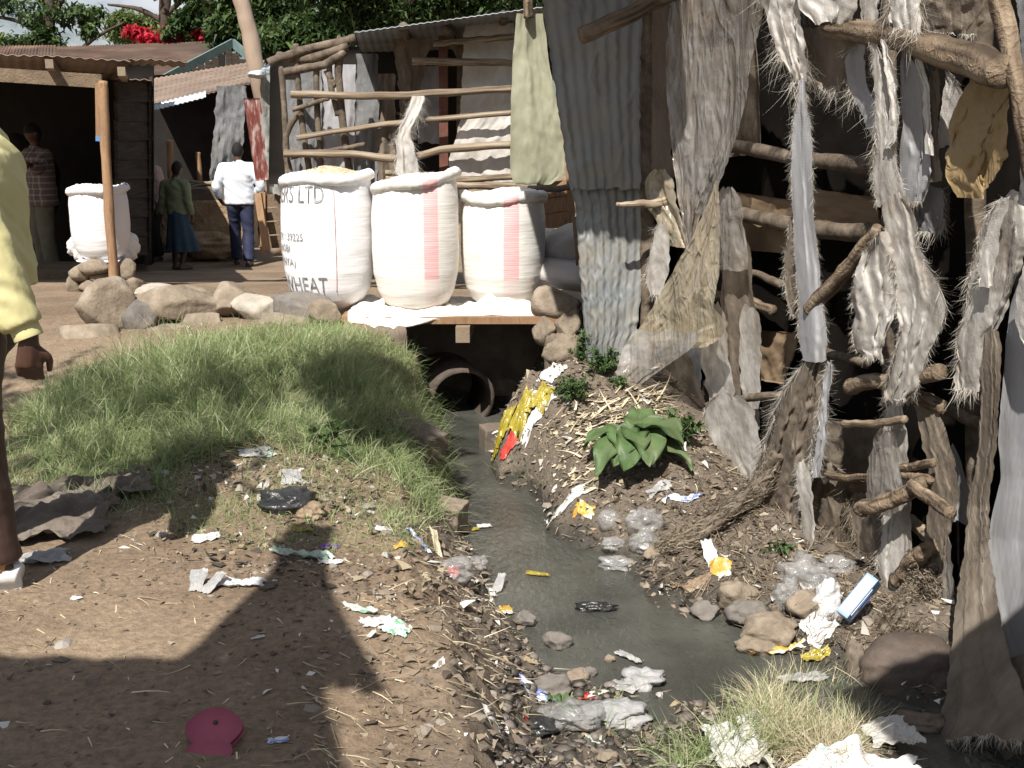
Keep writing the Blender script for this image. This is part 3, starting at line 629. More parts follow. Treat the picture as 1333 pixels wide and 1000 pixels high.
# stones
def stone(px, py, w, h, lab, Y=None, mt='stone', seed=None, dz=0.0, d=None, sub=4, rough=.05, grp=None, z=None, rz=None, cat='stone', name='stone'):
    if Y is None: c = gp(px, py+h*.35); Y = c[1]
    c = at(px, py, Y); s = scale_at(Y, c[2]); r = (w/2/s*1.36, (d or (w+h)/4)/s*1.3, h/2/s*1.4)
    seed = seed if seed is not None else int(px*7+py)
    mb = MB(); rock(mb, c+np.array([0,0,dz]), r, seed, sub, 12, rough, rz if rz is not None else (seed%7)*.06-.2)
    o = mb.build(name, M[mt], smooth=True); md = None
    return tag(o, lab, cat, grp)
G1 = 'stones of the low rough wall beside the path'
for a in [
 (140,398,64,56,'big rounded boulder standing above the rest at wall end',6.95,'stone'),
 (186,412,38,42,'squarish brown stone wedged against the big boulder',6.9,'stone_grey'),
 (231,397,84,36,'long flat stone with reddish chipped edge in middle of wall',7.05,'stone'),
 (203,383,48,20,'flat stone with pale bluish wash behind the long one',7.35,'stone_pale'),
 (250,383,56,18,'thin brown slab lying behind the long flat stone',7.4,'stone'),
 (303,393,54,40,'square tan block with worn corners, beside the pale rough stone',7.15,'stone'),
 (338,402,56,36,'pale rough crusted stone half sunk in grass',7.0,'stone_pale'),
 (388,399,74,28,'flat grey brown stone close to the lettered sack',6.9,'stone_grey'),
 (420,408,40,26,'small brown stone tucked under corner of lettered sack',6.75,'stone'),
 (118,445,76,46,'broad pale stone at the foot of the big boulder',6.75,'stone'),
 (183,446,52,30,'low rounded pale stone in front of the wall gap',6.7,'stone_pale'),
 (222,440,60,30,'low brown stone mostly hidden by grass tips',6.75,'stone'),
 (268,420,46,24,'small tan stone below the long flat stone',6.85,'stone'),
 (82,452,30,26,'small loose reddish stone past the pale broad one',6.8,'stone_grey'),
 (375,421,60,24,'low stone in the grass under flat grey brown one',6.7,'stone')]:
    stone(a[0],a[1],a[2],a[3],a[4],a[5],a[6],grp=G1)
G2 = 'stones stacked under the far white sack'
for a in [(127,349,36,17,'flat tan stone topmost under the far sack'),(104,357,22,22,'tan stone at left of the stack under far sack'),(130,362,26,12,'thin slanting stone in the stack front'),(165,352,22,24,'upright tan stone right under far sack edge'),(97,372,15,26,'narrow upright dark stone at the stack foot'),(174,372,28,22,'low brown stone behind the timber post foot'),(118,372,30,14,'lowest brown stone in the stack')]:
    stone(a[0],a[1],a[2],a[3],a[4],9.15,'stone',grp=G2,sub=3)
G3 = 'stones propping the platform end'
for a in [(722,394,52,34,'big tan stone under the platform tip',6.95),(737,420,30,46,'curved tan stone standing beside the platform tip',6.9),(709,430,24,30,'small stone hanging under the platform tip',6.88),(733,455,46,34,'brown rock at the foot of the propping stones',6.85)]:
    stone(a[0],a[1],a[2],a[3],a[4],a[5],'stone',grp=G3)
# drain masonry and pipe
mb = MB(); c = at(590, 540, 6.9); P = [(-.33+.62*0, 6.72, -.33),( -.36, 7.6, -.36)]
R_ = .2; th = np.linspace(0, 2*math.pi, 41); ax0 = np.array([-.34,7.12,-.37]); ax1 = np.array([-.5,7.62,-.36])
d = (ax1-ax0)/np.linalg.norm(ax1-ax0); s_ = np.cross(d,[0,0,1]); s_ /= np.linalg.norm(s_); u_ = np.cross(s_, d)
rings = [(0,.2),(0,.23),(1,.23),(1,.2),(0,.2)]
G = np.array([[ax0+(ax1-ax0)*k+(s_*math.cos(a)+u_*math.sin(a))*r*(1+.02*math.sin(a*3)) for a in th] for k, r in rings]); mb.add(G, grid_faces(5, 41))
M['mudrock'] = mat('muddy_boulder', [(.05,.038,.032),(.1,.076,.062),(.15,.115,.095)], 6, .7, .8, 22, dirt=(.06,.05,.04), dscale=4, damt=.6)
tag(mb.build('drain_pipe', M['mudrock']), 'round concrete drain pipe mouth in the shade under the platform', 'pipe')
def wallslab(name, label, c, s, rz, mt, ry=0., cat='wall', grp=None):
    mb = MB(); V, T = ICO[5]; V = V/np.max(np.abs(V), axis=1)[:,None]; V = V*(1+fbm(V[:,0]*2+c[0]*9, V[:,1]*2+V[:,2]*2, 3, 5)*.12)[:,None]
    V = V*np.array(s)/2; Rm = np.array(Matrix.Rotation(rz, 3, 'Z')@Matrix.Rotation(ry, 3, 'Y')); mb.add(V@Rm.T+np.array(c), T=T)
    return tag(mb.build(name, mt, smooth=True), label, cat, grp)
wallslab('drain_wall', 'dark stained wall closing the drain under the planks', (-.3, 7.75, -.2), (1.7,.25,.75), 0, M['concrete'])
wallslab('drain_wall', 'stained side wall of the drain below the grass', (-.8, 7.2, -.2), (.2,1.0,.8), .06, M['concrete'])
wallslab('drain_wall', 'stained side wall of the drain below the propping stones', (.33, 7.25, -.25), (.2,.9,.8), -.05, M['concrete'])
q = gp(630, 560); wallslab('concrete_block', 'small stained concrete block beside the drain pipe mouth', (-.12,6.44,-.46), (.14,.16,.2), .3, M['concrete'], cat='block', grp='concrete blocks lining the stream')
wallslab('concrete_block', 'tilted concrete slab edge standing at the water under the trash heap', (.26,5.62,-.42), (.1,.62,.42), .42, M['concrete'], .18, cat='block', grp='concrete blocks lining the stream')
wallslab('concrete_block', 'buried concrete lump showing through bank grass', tuple(gp(530, 565)+[0,0,.0]), (.42,.16,.14), -.7, M['concrete'], .2, cat='block', grp='concrete blocks lining the stream')
q = gp(560, 684); wallslab('concrete_block', 'small earth covered block at the grass edge by the water', (-.5+.14,4.95,-.38), (.26,.16,.13), -.3, M['stone'], .1, cat='block', grp='concrete blocks lining the stream')
# ------------------------------------------------------------------ helpers for sheets and hung cloth
def quad_sheet(mb, c, nu=20, nv=20, corr=None, amp=.012, n=9, th=.004, bend=0.0, rough=.0, seed=0, axis=0):
    """sheet between four corners (tl, tr, br, bl), optionally corrugated"""
    c = [np.asarray(p, float) for p in c]
    U, V = np.meshgrid(np.linspace(0,1,nu), np.linspace(0,1,nv), indexing='ij')
    G = (c[0]*(1-U)[...,None]+c[1]*U[...,None])*(1-V)[...,None]+(c[3]*(1-U)[...,None]+c[2]*U[...,None])*V[...,None]
    nm = np.cross(c[1]-c[0], c[3]-c[0]); nm /= np.linalg.norm(nm)
    W = U if axis == 0 else V
    d = np.zeros_like(U)
    if corr: d = d+np.sin(W*corr*2*math.pi)*amp
    d = d+fbm(U*5+seed, V*5, seed, 4)*rough+bend*np.sin(V*math.pi)
    shell(mb, G+nm*d[...,None], th)
def cloth(rows, Yf, name, mt, label=None, cat=None, folds=3.0, amp=.03, nu=None, nv=None, th=0, seed=0, jag=.5, fringe=None, fmat=None, parent=None, wob=.05, group=None, flen=.05, tuck=0.0, fdens=55, pinch=0.0, fine=1.0):
    """a hanging sheet; rows = (photo y, photo x left, photo x right[, depth shift]); Yf = depth of its column"""
    rows = [tuple(r)+(0,)*(4-len(r)) for r in rows]; R_ = np.array(rows, float)
    ys = R_[:,0]; nv = nv or int(max(14, (ys[-1]-ys[0])/3.2)); wmx = (R_[:,2]-R_[:,1]).max(); nu = nu or int(max(12, wmx/2.2*fine)); nv = int(nv*fine)
    t = np.linspace(0, 1, nv); yy = ys[0]+(ys[-1]-ys[0])*t
    def ip(c):
        v = np.interp(yy, ys, R_[:,c]); k = np.ones(5)/5; p = np.pad(v, 2, mode='edge'); return np.convolve(p, k, 'valid')
    xl = ip(1)+fbm(yy*.11, yy*0+seed, 21, 4)*jag*12; xr = ip(2)+fbm(yy*.11, yy*0+seed+9, 22, 4)*jag*12; dd = np.interp(yy, ys, R_[:,3])
    G = np.zeros((nu, nv, 3)); U = np.linspace(0, 1, nu)
    for j in range(nv):
        xs = xl[j]+(xr[j]-xl[j])*U
        yj = yy[j]+ (fbm(xs*.09, xs*0+seed, 33, 3)*jag*22 if j > nv-4 else 0)
        if pinch and j < nv*.16:
            q_ = j/(nv*.16); kx = pinch+(1-pinch)*q_*(2-q_); xs = xs.mean()+(xs-xs.mean())*kx; yj = yj+fbm(U*4+seed, U*0, 34, 3)*14*(1-q_)
        for i in range(nu):
            Y = Yf(xs[i]) if callable(Yf) else Yf
            G[i,j] = at(xs[i], yj[i] if hasattr(yj,'__len__') else yj, Y+dd[j])
    UU, TT = np.meshgrid(U, t, indexing='ij')
    wu = UU*folds+fbm(TT*1.6+seed, UU*1.3, 51, 3)*1.6; wv = TT*1.1+seed*.7
    f = fbm(wu*1.5+seed, wv, 52, 3)*3.0
    cr_ = np.abs(fbm(wu*1.3+TT*1.5+seed*1.3, TT*2.6-UU*1.4, 53, 4)); f = f-np.clip(.16-cr_, 0, 1)*2.4
    cz_ = np.abs(fbm(UU*3.0*max(1,folds*.5)-TT*4+seed, TT*6+UU*3, 57, 3)); f = f+np.clip(.12-cz_, 0, 1)*.8*wob/.05
    f = f+fbm(UU*9+seed, TT*14, 58, 3)*.2*wob/.05
    G[:,:,1] += f*amp*(.5+.5*TT)
    G[:,:,0] += fbm(wu*1.5+seed+4, wv, 54, 3)*amp*.8
    G[:,:,1] += tuck*(2*UU-1)**2
    mb = MB(); shell(mb, G, th)
    o = mb.build(name, mt, parent)
    if label: tag(o, label, cat, group)
    if fringe:
        g = np.random.default_rng(seed+5)
        for e in fringe:
            fb = MB()
            if e in 'lr':
                L = G[0] if e == 'l' else G[-1]; sg = -1 if e == 'l' else 1
            else: L = G[:,-1]; sg = 0
            seg = np.linalg.norm(np.diff(L, axis=0), axis=1); cs = np.concatenate([[0], np.cumsum(seg)]); n_ = int(cs[-1]*fdens*(17 if sg else 20))
            d_ = g.random(n_)*cs[-1]; d_ = d_[(vnoise(d_*11, d_*0+seed, 71) > .3) | (g.random(n_) < .15)]; n_ = len(d_)
            if n_ < 2: continue
            P = np.stack([np.interp(d_, cs, L[:,c]) for c in range(3)], 1); clump = fbm(d_*22, d_*0+seed, 72, 3)*2.2
            D = np.stack([sg*(.55+.5*g.random(n_))+clump*.5+g.normal(size=n_)*.25, g.normal(size=n_)*.35, -.35-.5*g.random(n_)-(0 if sg else .6)+clump*.4], 1); D /= np.linalg.norm(D, axis=1)[:,None]
            LL = flen*.62*(.2+g.random(n_)**2.2*1.25)*(.35+1.15*vnoise(d_*7, d_*0+seed, 73))
            fibres(fb, P, D, LL, .0006+g.random(n_)*.0005, g, g.random(n_), 1.5, 5); fb.build('frayed_threads', fmat or M['thread'], o)
    return o
def pole(parent, name, pts, r, mt, Y=None, r2=None, k=14, n=8):
    P = [at(p[0], p[1], (p[2] if len(p) > 2 else Y)) for p in pts]; mb = MB(); stick(mb, P, r, k, n, r2)
    return mb.build(name, mt, parent)

# ------------------------------------------------------------------ the open stick shack behind the sacks
YS = 8.7
ss = thing('stick_shack', 'open shack of crooked poles with a sloping iron roof behind the sacks', 'shack', at(520, 300, YS))
for P in [[(366,86),(372,176),(375,232)],[(385,57),(390,135),(403,228)],[(412,76),(413,135),(418,225)],[(429,70),(430,105),(440,151)],[(444,48),(441,95),(445,151),(457,232)],[(425,92),(432,106),(436,112)],[(395,135),(372,182),(382,240)]]:
    pole(ss, 'upright_pole', P, .024 if len(P) < 4 else .03, M['wood_grey'], YS+.03)
for P, r in [([(379,123),(513,124),(667,116)], .028),([(386,180),(491,163),(572,155),(667,147)], .021),([(370,200),(448,200),(524,206),(583,194),(667,189)], .03),([(502,225),(573,229)], .022),([(502,233),(570,235),(667,230)], .026),([(537,80),(671,82)], .028),([(564,57),(673,48)], .024),([(381,143),(428,128)], .018),([(378,205),(430,196),(475,188)], .018),([(500,238),(690,244)], .03)]:
    pole(ss, 'cross_pole', [(p[0],p[1]) for p in P], r, M['wood_pale'] if r > .02 else M['wood_grey'], YS-.05, k=22)
for P in [[(350,82,YS),(394,66,YS),(463,50,YS)],[(363,73,YS+.2),(400,77,YS),(452,60,YS)],[(370,95,YS),(420,84,YS),(447,68,YS)],[(655,20,YS-.15),(650,60,YS+1.6)],[(582,38,YS-.12),(600,75,YS+1.6)],[(525,35,YS-.1),(540,80,YS+1.6)]]:
    pole(ss, 'rafter', P, .034, M['wood_grey'])
mb = MB(); a = at(577, 47, YS+.12); b = at(578, 226, YS+.12); beam(mb, a, b, .07, .07, (0,1,0)); mb.build('square_post', M['red_post'], ss, smooth=False)
mb = MB(); a = at(602, 50, YS+.3); b = at(600, 226, YS+.3); beam(mb, a, b, .08, .05, (0,1,0)); mb.build('square_post', M['wood'], ss, smooth=False)
mb = MB(); tl = at(461, 42, 8.35); tr = at(706, 9, 8.25); br = at(720, 80, 11.2)+[0,0,.12]; bl = at(470, 84, 11.2)+[0,0,.1]
quad_sheet(mb, (tl, tr, br, bl), 140, 10, 26, .003, th=.008); mb.build('roof_sheet', M['slate_sheet'], ss)
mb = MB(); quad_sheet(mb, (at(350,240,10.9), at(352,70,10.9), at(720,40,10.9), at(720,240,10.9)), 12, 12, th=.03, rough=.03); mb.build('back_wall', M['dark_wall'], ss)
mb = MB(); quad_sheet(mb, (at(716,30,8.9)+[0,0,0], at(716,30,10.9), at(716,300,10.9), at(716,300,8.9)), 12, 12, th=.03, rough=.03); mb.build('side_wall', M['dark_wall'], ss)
GS = 'cloths and sheets hung in the stick shack'
cloth([(30,606,668),(60,603,672),(110,602,670),(150,600,668),(190,592,668)], YS+.12, 'hung_sheet', M['rag_w'], 'tall pinkish white sack cloth tied behind the upper cross poles', 'cloth', 2, .03, seed=3, wob=.07, group=GS)
cloth([(120,640,668),(150,612,668),(185,590,668),(226,582,668),(240,600,690)], YS+.06, 'hung_sheet', M['rag_w'], 'creased white sack cloth pulled diagonally over the low cross poles', 'cloth', 2.5, .035, seed=8, wob=.09, group=GS)
cloth([(50,512,560),(75,512,556),(100,518,550),(150,520,545),(180,522,540)], YS+.35, 'hung_sheet', M['rag_b'], 'torn beige cloth strip hanging from the roof beside red post', 'cloth', 2, .04, seed=5, fringe='b', group=GS)
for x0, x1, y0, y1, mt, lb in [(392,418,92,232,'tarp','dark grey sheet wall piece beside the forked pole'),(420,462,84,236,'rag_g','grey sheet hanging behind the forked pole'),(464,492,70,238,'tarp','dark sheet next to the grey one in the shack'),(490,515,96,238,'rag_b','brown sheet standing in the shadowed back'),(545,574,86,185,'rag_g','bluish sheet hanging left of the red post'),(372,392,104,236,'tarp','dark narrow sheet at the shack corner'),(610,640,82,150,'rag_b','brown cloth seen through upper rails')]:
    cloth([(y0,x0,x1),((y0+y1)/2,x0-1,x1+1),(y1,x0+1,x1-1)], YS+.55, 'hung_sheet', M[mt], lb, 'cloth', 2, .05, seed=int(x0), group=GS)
# bright frayed knot of white sack in the middle
cloth([(125,538,552),(150,528,546),(175,516,532),(200,514,540),(224,514,546)], YS-.12, 'torn_sack', M['rag_w'], 'bright white shredded sack knotted on the middle cross pole', 'sack', 3, .05, seed=14, fringe='lrb', fmat=mat('white_thread', [(.7,.68,.64),(.8,.79,.76)], 5, .8, 0, trans=.2), flen=.12, fdens=40)
# green hanging sack
cloth([(18,672,708),(40,671,712),(80,668,716),(130,666,726),(180,665,733),(215,665,736),(232,666,734),(240,672,716)], 7.9, 'hanging_sack', M['burlap'], 'greenish sacking curtain hung between stick shack and iron sheet', 'sacking', 2.2, .05, seed=6, wob=.05, jag=.15)
mb = MB(); stick(mb, [at(687,-60,7.85), at(688,24,7.85)], .035, 8); tag(mb.build('roof_pole', M['wood']), 'dark pole end above the greenish sacking curtain', 'pole')
# crate of boards and stub pole right of sack three
cr = thing('board_partition', 'orange brown board partition seen beside the greenish sacking', 'partition', at(728, 300, 7.95))
for i in range(3):
    mb = MB(); a = at(700, 250+i*20, 7.95); b = at(742, 244+i*20, 7.95); beam(mb, a, b, .02, .115, (0,0,1)); mb.build('board', M['wood_orange'], cr, smooth=False)
mb = MB(); beam(mb, at(741,215,7.9), at(746,330,7.9), .05, .05, (0,1,0)); mb.build('post', M['wood_orange'], cr, smooth=False)
mb = MB(); stick(mb, [at(688,246,7.7), at(720,246,7.6), at(752,242,7.6)], .022, 10); tag(mb.build('stick', M['wood_grey']), 'short stick poking out by the iron sheet above the last sack', 'stick')
mb = MB(); beam(mb, at(752,282,6.75), at(757,345,6.75), .07, .04, (0,1,0)); tag(mb.build('wooden_stake', M['wood']), 'short dark stake leaning against the iron sheet edge', 'stake')

# ------------------------------------------------------------------ shops in the middle distance
Y0 = 16.2
sh = thing('market_stall', 'dark stall under a low sheet roof behind the walking people', 'stall', at(250, 250, Y0+.3))
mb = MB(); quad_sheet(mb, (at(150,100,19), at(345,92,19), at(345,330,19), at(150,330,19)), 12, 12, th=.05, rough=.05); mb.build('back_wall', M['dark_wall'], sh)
mb = MB(); quad_sheet(mb, (at(186,141,Y0-.1), at(338,106,Y0-.6), at(345,86,19)+[0,0,.1], at(190,112,19)+[0,0,.1]), 120, 8, 24, .008, th=.012); mb.build('roof_sheet', M['iron_old'], sh)
mb = MB(); quad_sheet(mb, (at(192,138,Y0-.4), at(268,118,Y0-.5), at(268,127,Y0-.55), at(192,146,Y0-.5)), 60, 4, 12, .008, th=.01); mb.build('roof_flap', M['roof_edge'], sh)
for p0, p1, r in [((221,183),(223,262),.05),((258,198),(261,250),.035),((197,150),(196,250),.04)]:
    mb = MB(); stick(mb, [at(*p0, Y0), at(*p1, Y0)], r, 8); mb.build('post', M['wood_orange'], sh)
for k, (x0,y0_,x1,y1_) in enumerate([(243,240,288,238),(246,236,290,241),(250,243,285,235)]):
    mb = MB(); stick(mb, [at(x0,y0_,Y0-.1), at(x1,y1_,Y0)], .022, 8); tag(mb.build('loose_stick', M['wood_pale']), ['lowest pale stick lying on the counter slab','middle pale stick crossing others on the counter slab','highest pale stick lying across the counter slab'][k], 'stick', 'sticks on the counter slab')
c = at(262, 253, Y0-.2); mb = MB(); box(mb, c, (1.0,.7,.2)); tag(mb.build('counter_slab', M['concrete'], smooth=False), 'grey slab counter on top of the mud stone base', 'counter')
wallslab('counter_base', 'rough mud and stone base below the grey slab counter', tuple(at(272, 292, Y0-.2)), (1.25,.8,.75), .0, mat('mud_stone', [(.22,.15,.09),(.36,.26,.16),(.42,.33,.22)], 5, .95, 1.0, 12, dist=.04))
c = at(268, 318, Y0-.45); mb = MB(); lump(mb, c, (.65,.35,.22), 5, 4, .3, 3); tag(mb.build('rubble', MATS['mud_stone']), 'slumped earth at the foot of the stone counter base', 'rubble')
cloth([(112,281,322),(130,278,322),(160,277,317),(200,274,315),(228,271,300),(234,276,292)], 15.2, 'grey_tarp', M['tarp'], 'crumpled blue grey tarp hanging from roof edge behind the white shirt', 'tarp', 3, .1, seed=4, wob=.1)
cloth([(98,338,362),(130,340,366),(170,342,372),(215,348,374),(252,352,368)], 11.2, 'grey_tarp', mat('pale_tarp', [(.2,.2,.19),(.3,.3,.28),(.36,.35,.32)], 4, .7, .8, 9, (1,1,.5), dist=.03), 'lighter grey tarp hanging beside the red painted sheet', 'tarp', 2.5, .08, seed=7, wob=.1)
mb = MB(); quad_sheet(mb, (at(317,128,11.6), at(338,128,11.6), at(356,233,11.6), at(333,236,11.6)), 40, 30, 3, .006, th=.006, rough=.02); tag(mb.build('red_sheet', M['red_sheet']), 'leaning sheet with flaking dark red paint', 'metal sheet')
mb = MB(); stick(mb, [at(308,-30,11.8), at(318,20,11.8), at(334,98,11.8), at(352,200,11.8), at(362,330,11.8)], .085, 22, 10); tag(mb.build('leaning_pole', mat('smooth_pole', [(.2,.14,.1),(.32,.24,.18),(.4,.31,.24)], 3, .8, .4, 14, (1,1,.3))), 'thick pale leaning pole rising above the shop roofs', 'pole')
mb = MB(); lump(mb, at(334,97,11.1), (.1,.1,.045), 3, 3, .3, 2, fold=.2); tag(mb.build('plastic_wrap', M['roof_edge']), 'pale plastic wrapped round the foot of the thick leaning pole', 'wrap')
mb = MB(); quad_sheet(mb, (at(338,94,11.3), at(385,86,11.3), at(420,72,13), at(352,82,13)), 40, 6, 8, .014, th=.01); tag(mb.build('sheet_roof', M['roof_edge']), 'small pale blue sheet roof beyond the shack corner poles', 'roof')
bx = thing('wooden_crate', 'brown crate of boards under the hanging grey tarp', 'crate', at(357, 330, 11.4))
for i in range(4):
    mb = MB(); beam(mb, at(340,262+i*18,11.3), at(371,260+i*18,11.3), .03, .13, (0,0,1)); mb.build('board', M['wood'], bx, smooth=False)
for x in (342, 369):
    mb = MB(); beam(mb, at(x,250,11.27), at(x+1,330,11.27), .06, .04, (0,1,0)); mb.build('corner_post', M['wood_orange'], bx, smooth=False)
mb = MB(); beam(mb, at(336,252,11.1), at(347,326,11.0), .07, .06, (0,1,0)); tag(mb.build('timber_prop', M['wood_orange'], smooth=False), 'slanting timber prop in front of the brown crate', 'timber')

# gabled house with the rusty roof
hs = thing('gabled_house', 'house of upright planks under a big rusty iron roof beyond the stalls', 'house', at(240, 110, 22))
def V3(px, py, Y): return at(px, py, Y)
mb = MB(); quad_sheet(mb, (V3(70,62,25), V3(302,54,25), V3(214,106,20.5), V3(-10,108,20.5)), 240, 10, 60, .012, th=.03, seed=2); mb.build('roof', M['rust'], hs)
mb = MB(); quad_sheet(mb, (V3(-120,62,25), V3(72,60,25), V3(72,110,20.5), V3(-190,110,20.5)), 240, 10, 50, .012, th=.03, seed=3); mb.build('roof', M['rust'], hs)
mb = MB(); beam(mb, V3(303,56,22.2), V3(214,103,20.3), .05, .16, (0,0,1)); mb.build('barge_board', mat('teal_board', [(.1,.15,.15),(.16,.22,.21)], 5, .8), hs, smooth=False)
mb = MB(); beam(mb, V3(303,56,22.2), V3(352,98,21.5), .05, .16, (0,0,1)); mb.build('barge_board', MATS['teal_board'], hs, smooth=False)
for i in range(13):
    x = 226+i*9; mb = MB(); top = (108-(x-214)*.50) if x < 303 else 66+(x-303)*.85
    mb2 = MB(); beam(mb2, V3(x, top, 21), V3(x, 150, 21), .135-.012*(i%3), .03, (0,1,0)); mb2.build('wall_plank', M['plank_dark'] if i != 7 else M['dark_wall'], hs, smooth=False)
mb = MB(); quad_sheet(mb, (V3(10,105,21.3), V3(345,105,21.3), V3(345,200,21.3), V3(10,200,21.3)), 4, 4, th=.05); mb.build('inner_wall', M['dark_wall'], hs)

# ------------------------------------------------------------------ dark timber shop on the left
ls = thing('timber_shop', 'dark open fronted timber shop with sagging sheet roof and plank side', 'shop', at(60, 330, 10.5))
mb = MB(); quad_sheet(mb, (at(-260,58,8.9), at(172,79,9.28), at(150,105,15.7), at(-200,97,15.7)), 130, 12, 29, .007, th=.01, rough=.03); mb.build('roof_sheet', M['iron_old'], ls)
mb = MB(); quad_sheet(mb, (at(168,78,9.24)+[0,0,.012], at(243,82,9.35)+[0,0,.012], at(241,86,9.9), at(164,83,9.9)), 40, 8, 6, .007, th=.01, rough=.02); mb.build('roof_sheet', M['iron_old'], ls)
mb = MB(); quad_sheet(mb, (at(150,103,12.4), at(197,104,12.4), at(196,108,15.6), at(150,106,15.6)), 20, 8, 4, .007, th=.01, rough=.02); mb.build('roof_sheet', M['iron_old'], ls)
mb = MB(); beam(mb, at(-200,85,9.15), at(133,106,9.2), .03, .11, (0,0,1)); mb.build('fascia_beam', M['wood'], ls, smooth=False)
for a, b in [((64,80),(80,100)),((158,90),(163,104)),((-40,72),(-30,90))]:
    mb = MB(); beam(mb, at(a[0],a[1]+3,9.0), at(b[0],b[1],13.6), .06, .07); mb.build('rafter', M['wood_pale'], ls, smooth=False)
mb = MB(); stick(mb, [at(134,106,9.15), at(139,220,9.1), at(149,372,9.05)], .036, 16, 10, .042, wob=.12); mb.build('front_post', M['wood_orange'], ls)
pb = MB(); beam(pb, at(129,108,9.12), at(130,178,9.12), .055, .035, (0,1,0)); pp = pb.build('nailed_board', M['wood_orange'], ls, smooth=False)
pb = MB(); beam(pb, at(130,178,9.118), at(130,184,9.118), .057, .037, (0,1,0)); pb.build('blue_end', mat('blue_paint', [(.08,.18,.42),(.12,.25,.5)], 5), pp, smooth=False)
for i in range(9):
    mb = MB(); y0_ = 108+i*25; beam(mb, at(151,y0_+12,12.6), at(196-(i%2),y0_+12,13.4), .04, .225, (0,0,1)); mb.build('side_plank', M['plank_dark'], ls, smooth=False)
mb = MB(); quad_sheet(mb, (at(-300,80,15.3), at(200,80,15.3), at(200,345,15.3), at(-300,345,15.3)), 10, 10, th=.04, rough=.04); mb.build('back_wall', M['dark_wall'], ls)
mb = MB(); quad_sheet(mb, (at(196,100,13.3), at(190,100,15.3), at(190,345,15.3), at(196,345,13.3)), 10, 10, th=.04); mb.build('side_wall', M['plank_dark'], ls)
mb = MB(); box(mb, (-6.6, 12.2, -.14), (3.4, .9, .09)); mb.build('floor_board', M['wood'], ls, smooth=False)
G = 'things stored in the dark shop'
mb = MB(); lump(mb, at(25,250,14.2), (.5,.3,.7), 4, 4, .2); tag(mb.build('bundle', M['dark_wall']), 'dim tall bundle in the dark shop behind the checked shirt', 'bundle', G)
sf = sack_mat('far_sack_cloth', (.8,.79,.8))
# far white sack on its stones
P4 = at(135, 338, 9.35)
sack('grain_sack', 'white sack behind the timber post with cream grain inside rolled top', P4[0], P4[1], P4[2], .245, .60, sf, 7, .1, .03, 'grain sacks by the timber shop', low=.9)
q = at(115, 322, 9.45); mb = MB(); lump(mb, q, (.2,.14,.14), 5, 4, .2, fold=.2); tag(mb.build('sack_bundle', sf), 'slumped white sack bulging at foot of the far standing sack', 'sack')
q = at(162, 320, 9.5); mb = MB(); lump(mb, q, (.13,.12,.16), 9, 4, .2, fold=.2); tag(mb.build('sack_bundle', sf), 'smaller slumped white sack beyond the timber post', 'sack')
# ------------------------------------------------------------------ corrugated sheet and its poles
def wallY(px): return float(np.interp(px, [820,870,935,1000,1060,1150,1220,1290,1333,1420], [6.4,6.1,5.6,5.1,4.75,4.3,4.0,3.72,3.55,3.3]))
ir = thing('iron_sheet', 'tall battered corrugated iron sheet standing upright beside the sacks', 'metal sheet', at(800, 480, 6.35))
nu, nv = 150, 110; U, V_ = np.meshgrid(np.linspace(0,1,nu), np.linspace(0,1,nv), indexing='ij')
def edge(y, pts): return np.interp(y, [p[0] for p in pts], [p[1] for p in pts])
def irsheet(y0, y1, L, Rr, Y, seed, nm, dmg=.0):
    G = np.zeros((nu, nv, 3)); yy = y0+(y1-y0)*np.linspace(0,1,nv)
    for j in range(nv):
        l, r = edge(yy[j], L)+fbm(yy[j]*.12, seed, 5, 3)*5, edge(yy[j], Rr)+fbm(yy[j]*.12, seed+4, 5, 3)*5
        for i in range(nu): G[i,j] = at(l+(r-l)*i/(nu-1), yy[j]+(fbm(i*.12, seed, 8, 3)*9 if j == nv-1 else 0), Y)
    d = np.sin(U*8*2*math.pi+fbm(V_*2, U*1, seed, 2)*.9)*.0042*np.clip(.85+fbm(U*3, V_*4, seed+1, 3)*1.8, .15, 1.3)+fbm(U*2+seed, V_*2.5, seed+2, 4)*.07*dmg-np.clip(.08-np.abs(fbm(U*3+1, V_*5+seed, seed+3, 3)),0,1)*.16*dmg
    G[:,:,1] += d; mb = MB(); shell(mb, G, .004); return mb.build(nm, M['iron'], ir)
irsheet(-110, 246, [(-110,690),(0,706),(150,728),(246,742)], [(-110,846),(0,838),(100,832),(246,834)], 6.32, 3, 'upper_sheet', .55)
irsheet(228, 488, [(228,744),(300,752),(400,758),(488,766)], [(228,836),(350,838),(430,828),(488,806)], 6.37, 9, 'lower_sheet', .8)
fr = thing('ragged_shack', 'tall shack of poles and driftwood draped in shredded rags by the stream', 'shack', at(1050, 700, 4.9))
def wp(name, pts, r, off=.12, mt='wood', r2=None, k=18, n=9):
    return pole(fr, name, [(p[0], p[1], wallY(p[0])+(p[2] if len(p) > 2 else off)) for p in pts], r, M[mt], r2=r2, k=k, n=n)
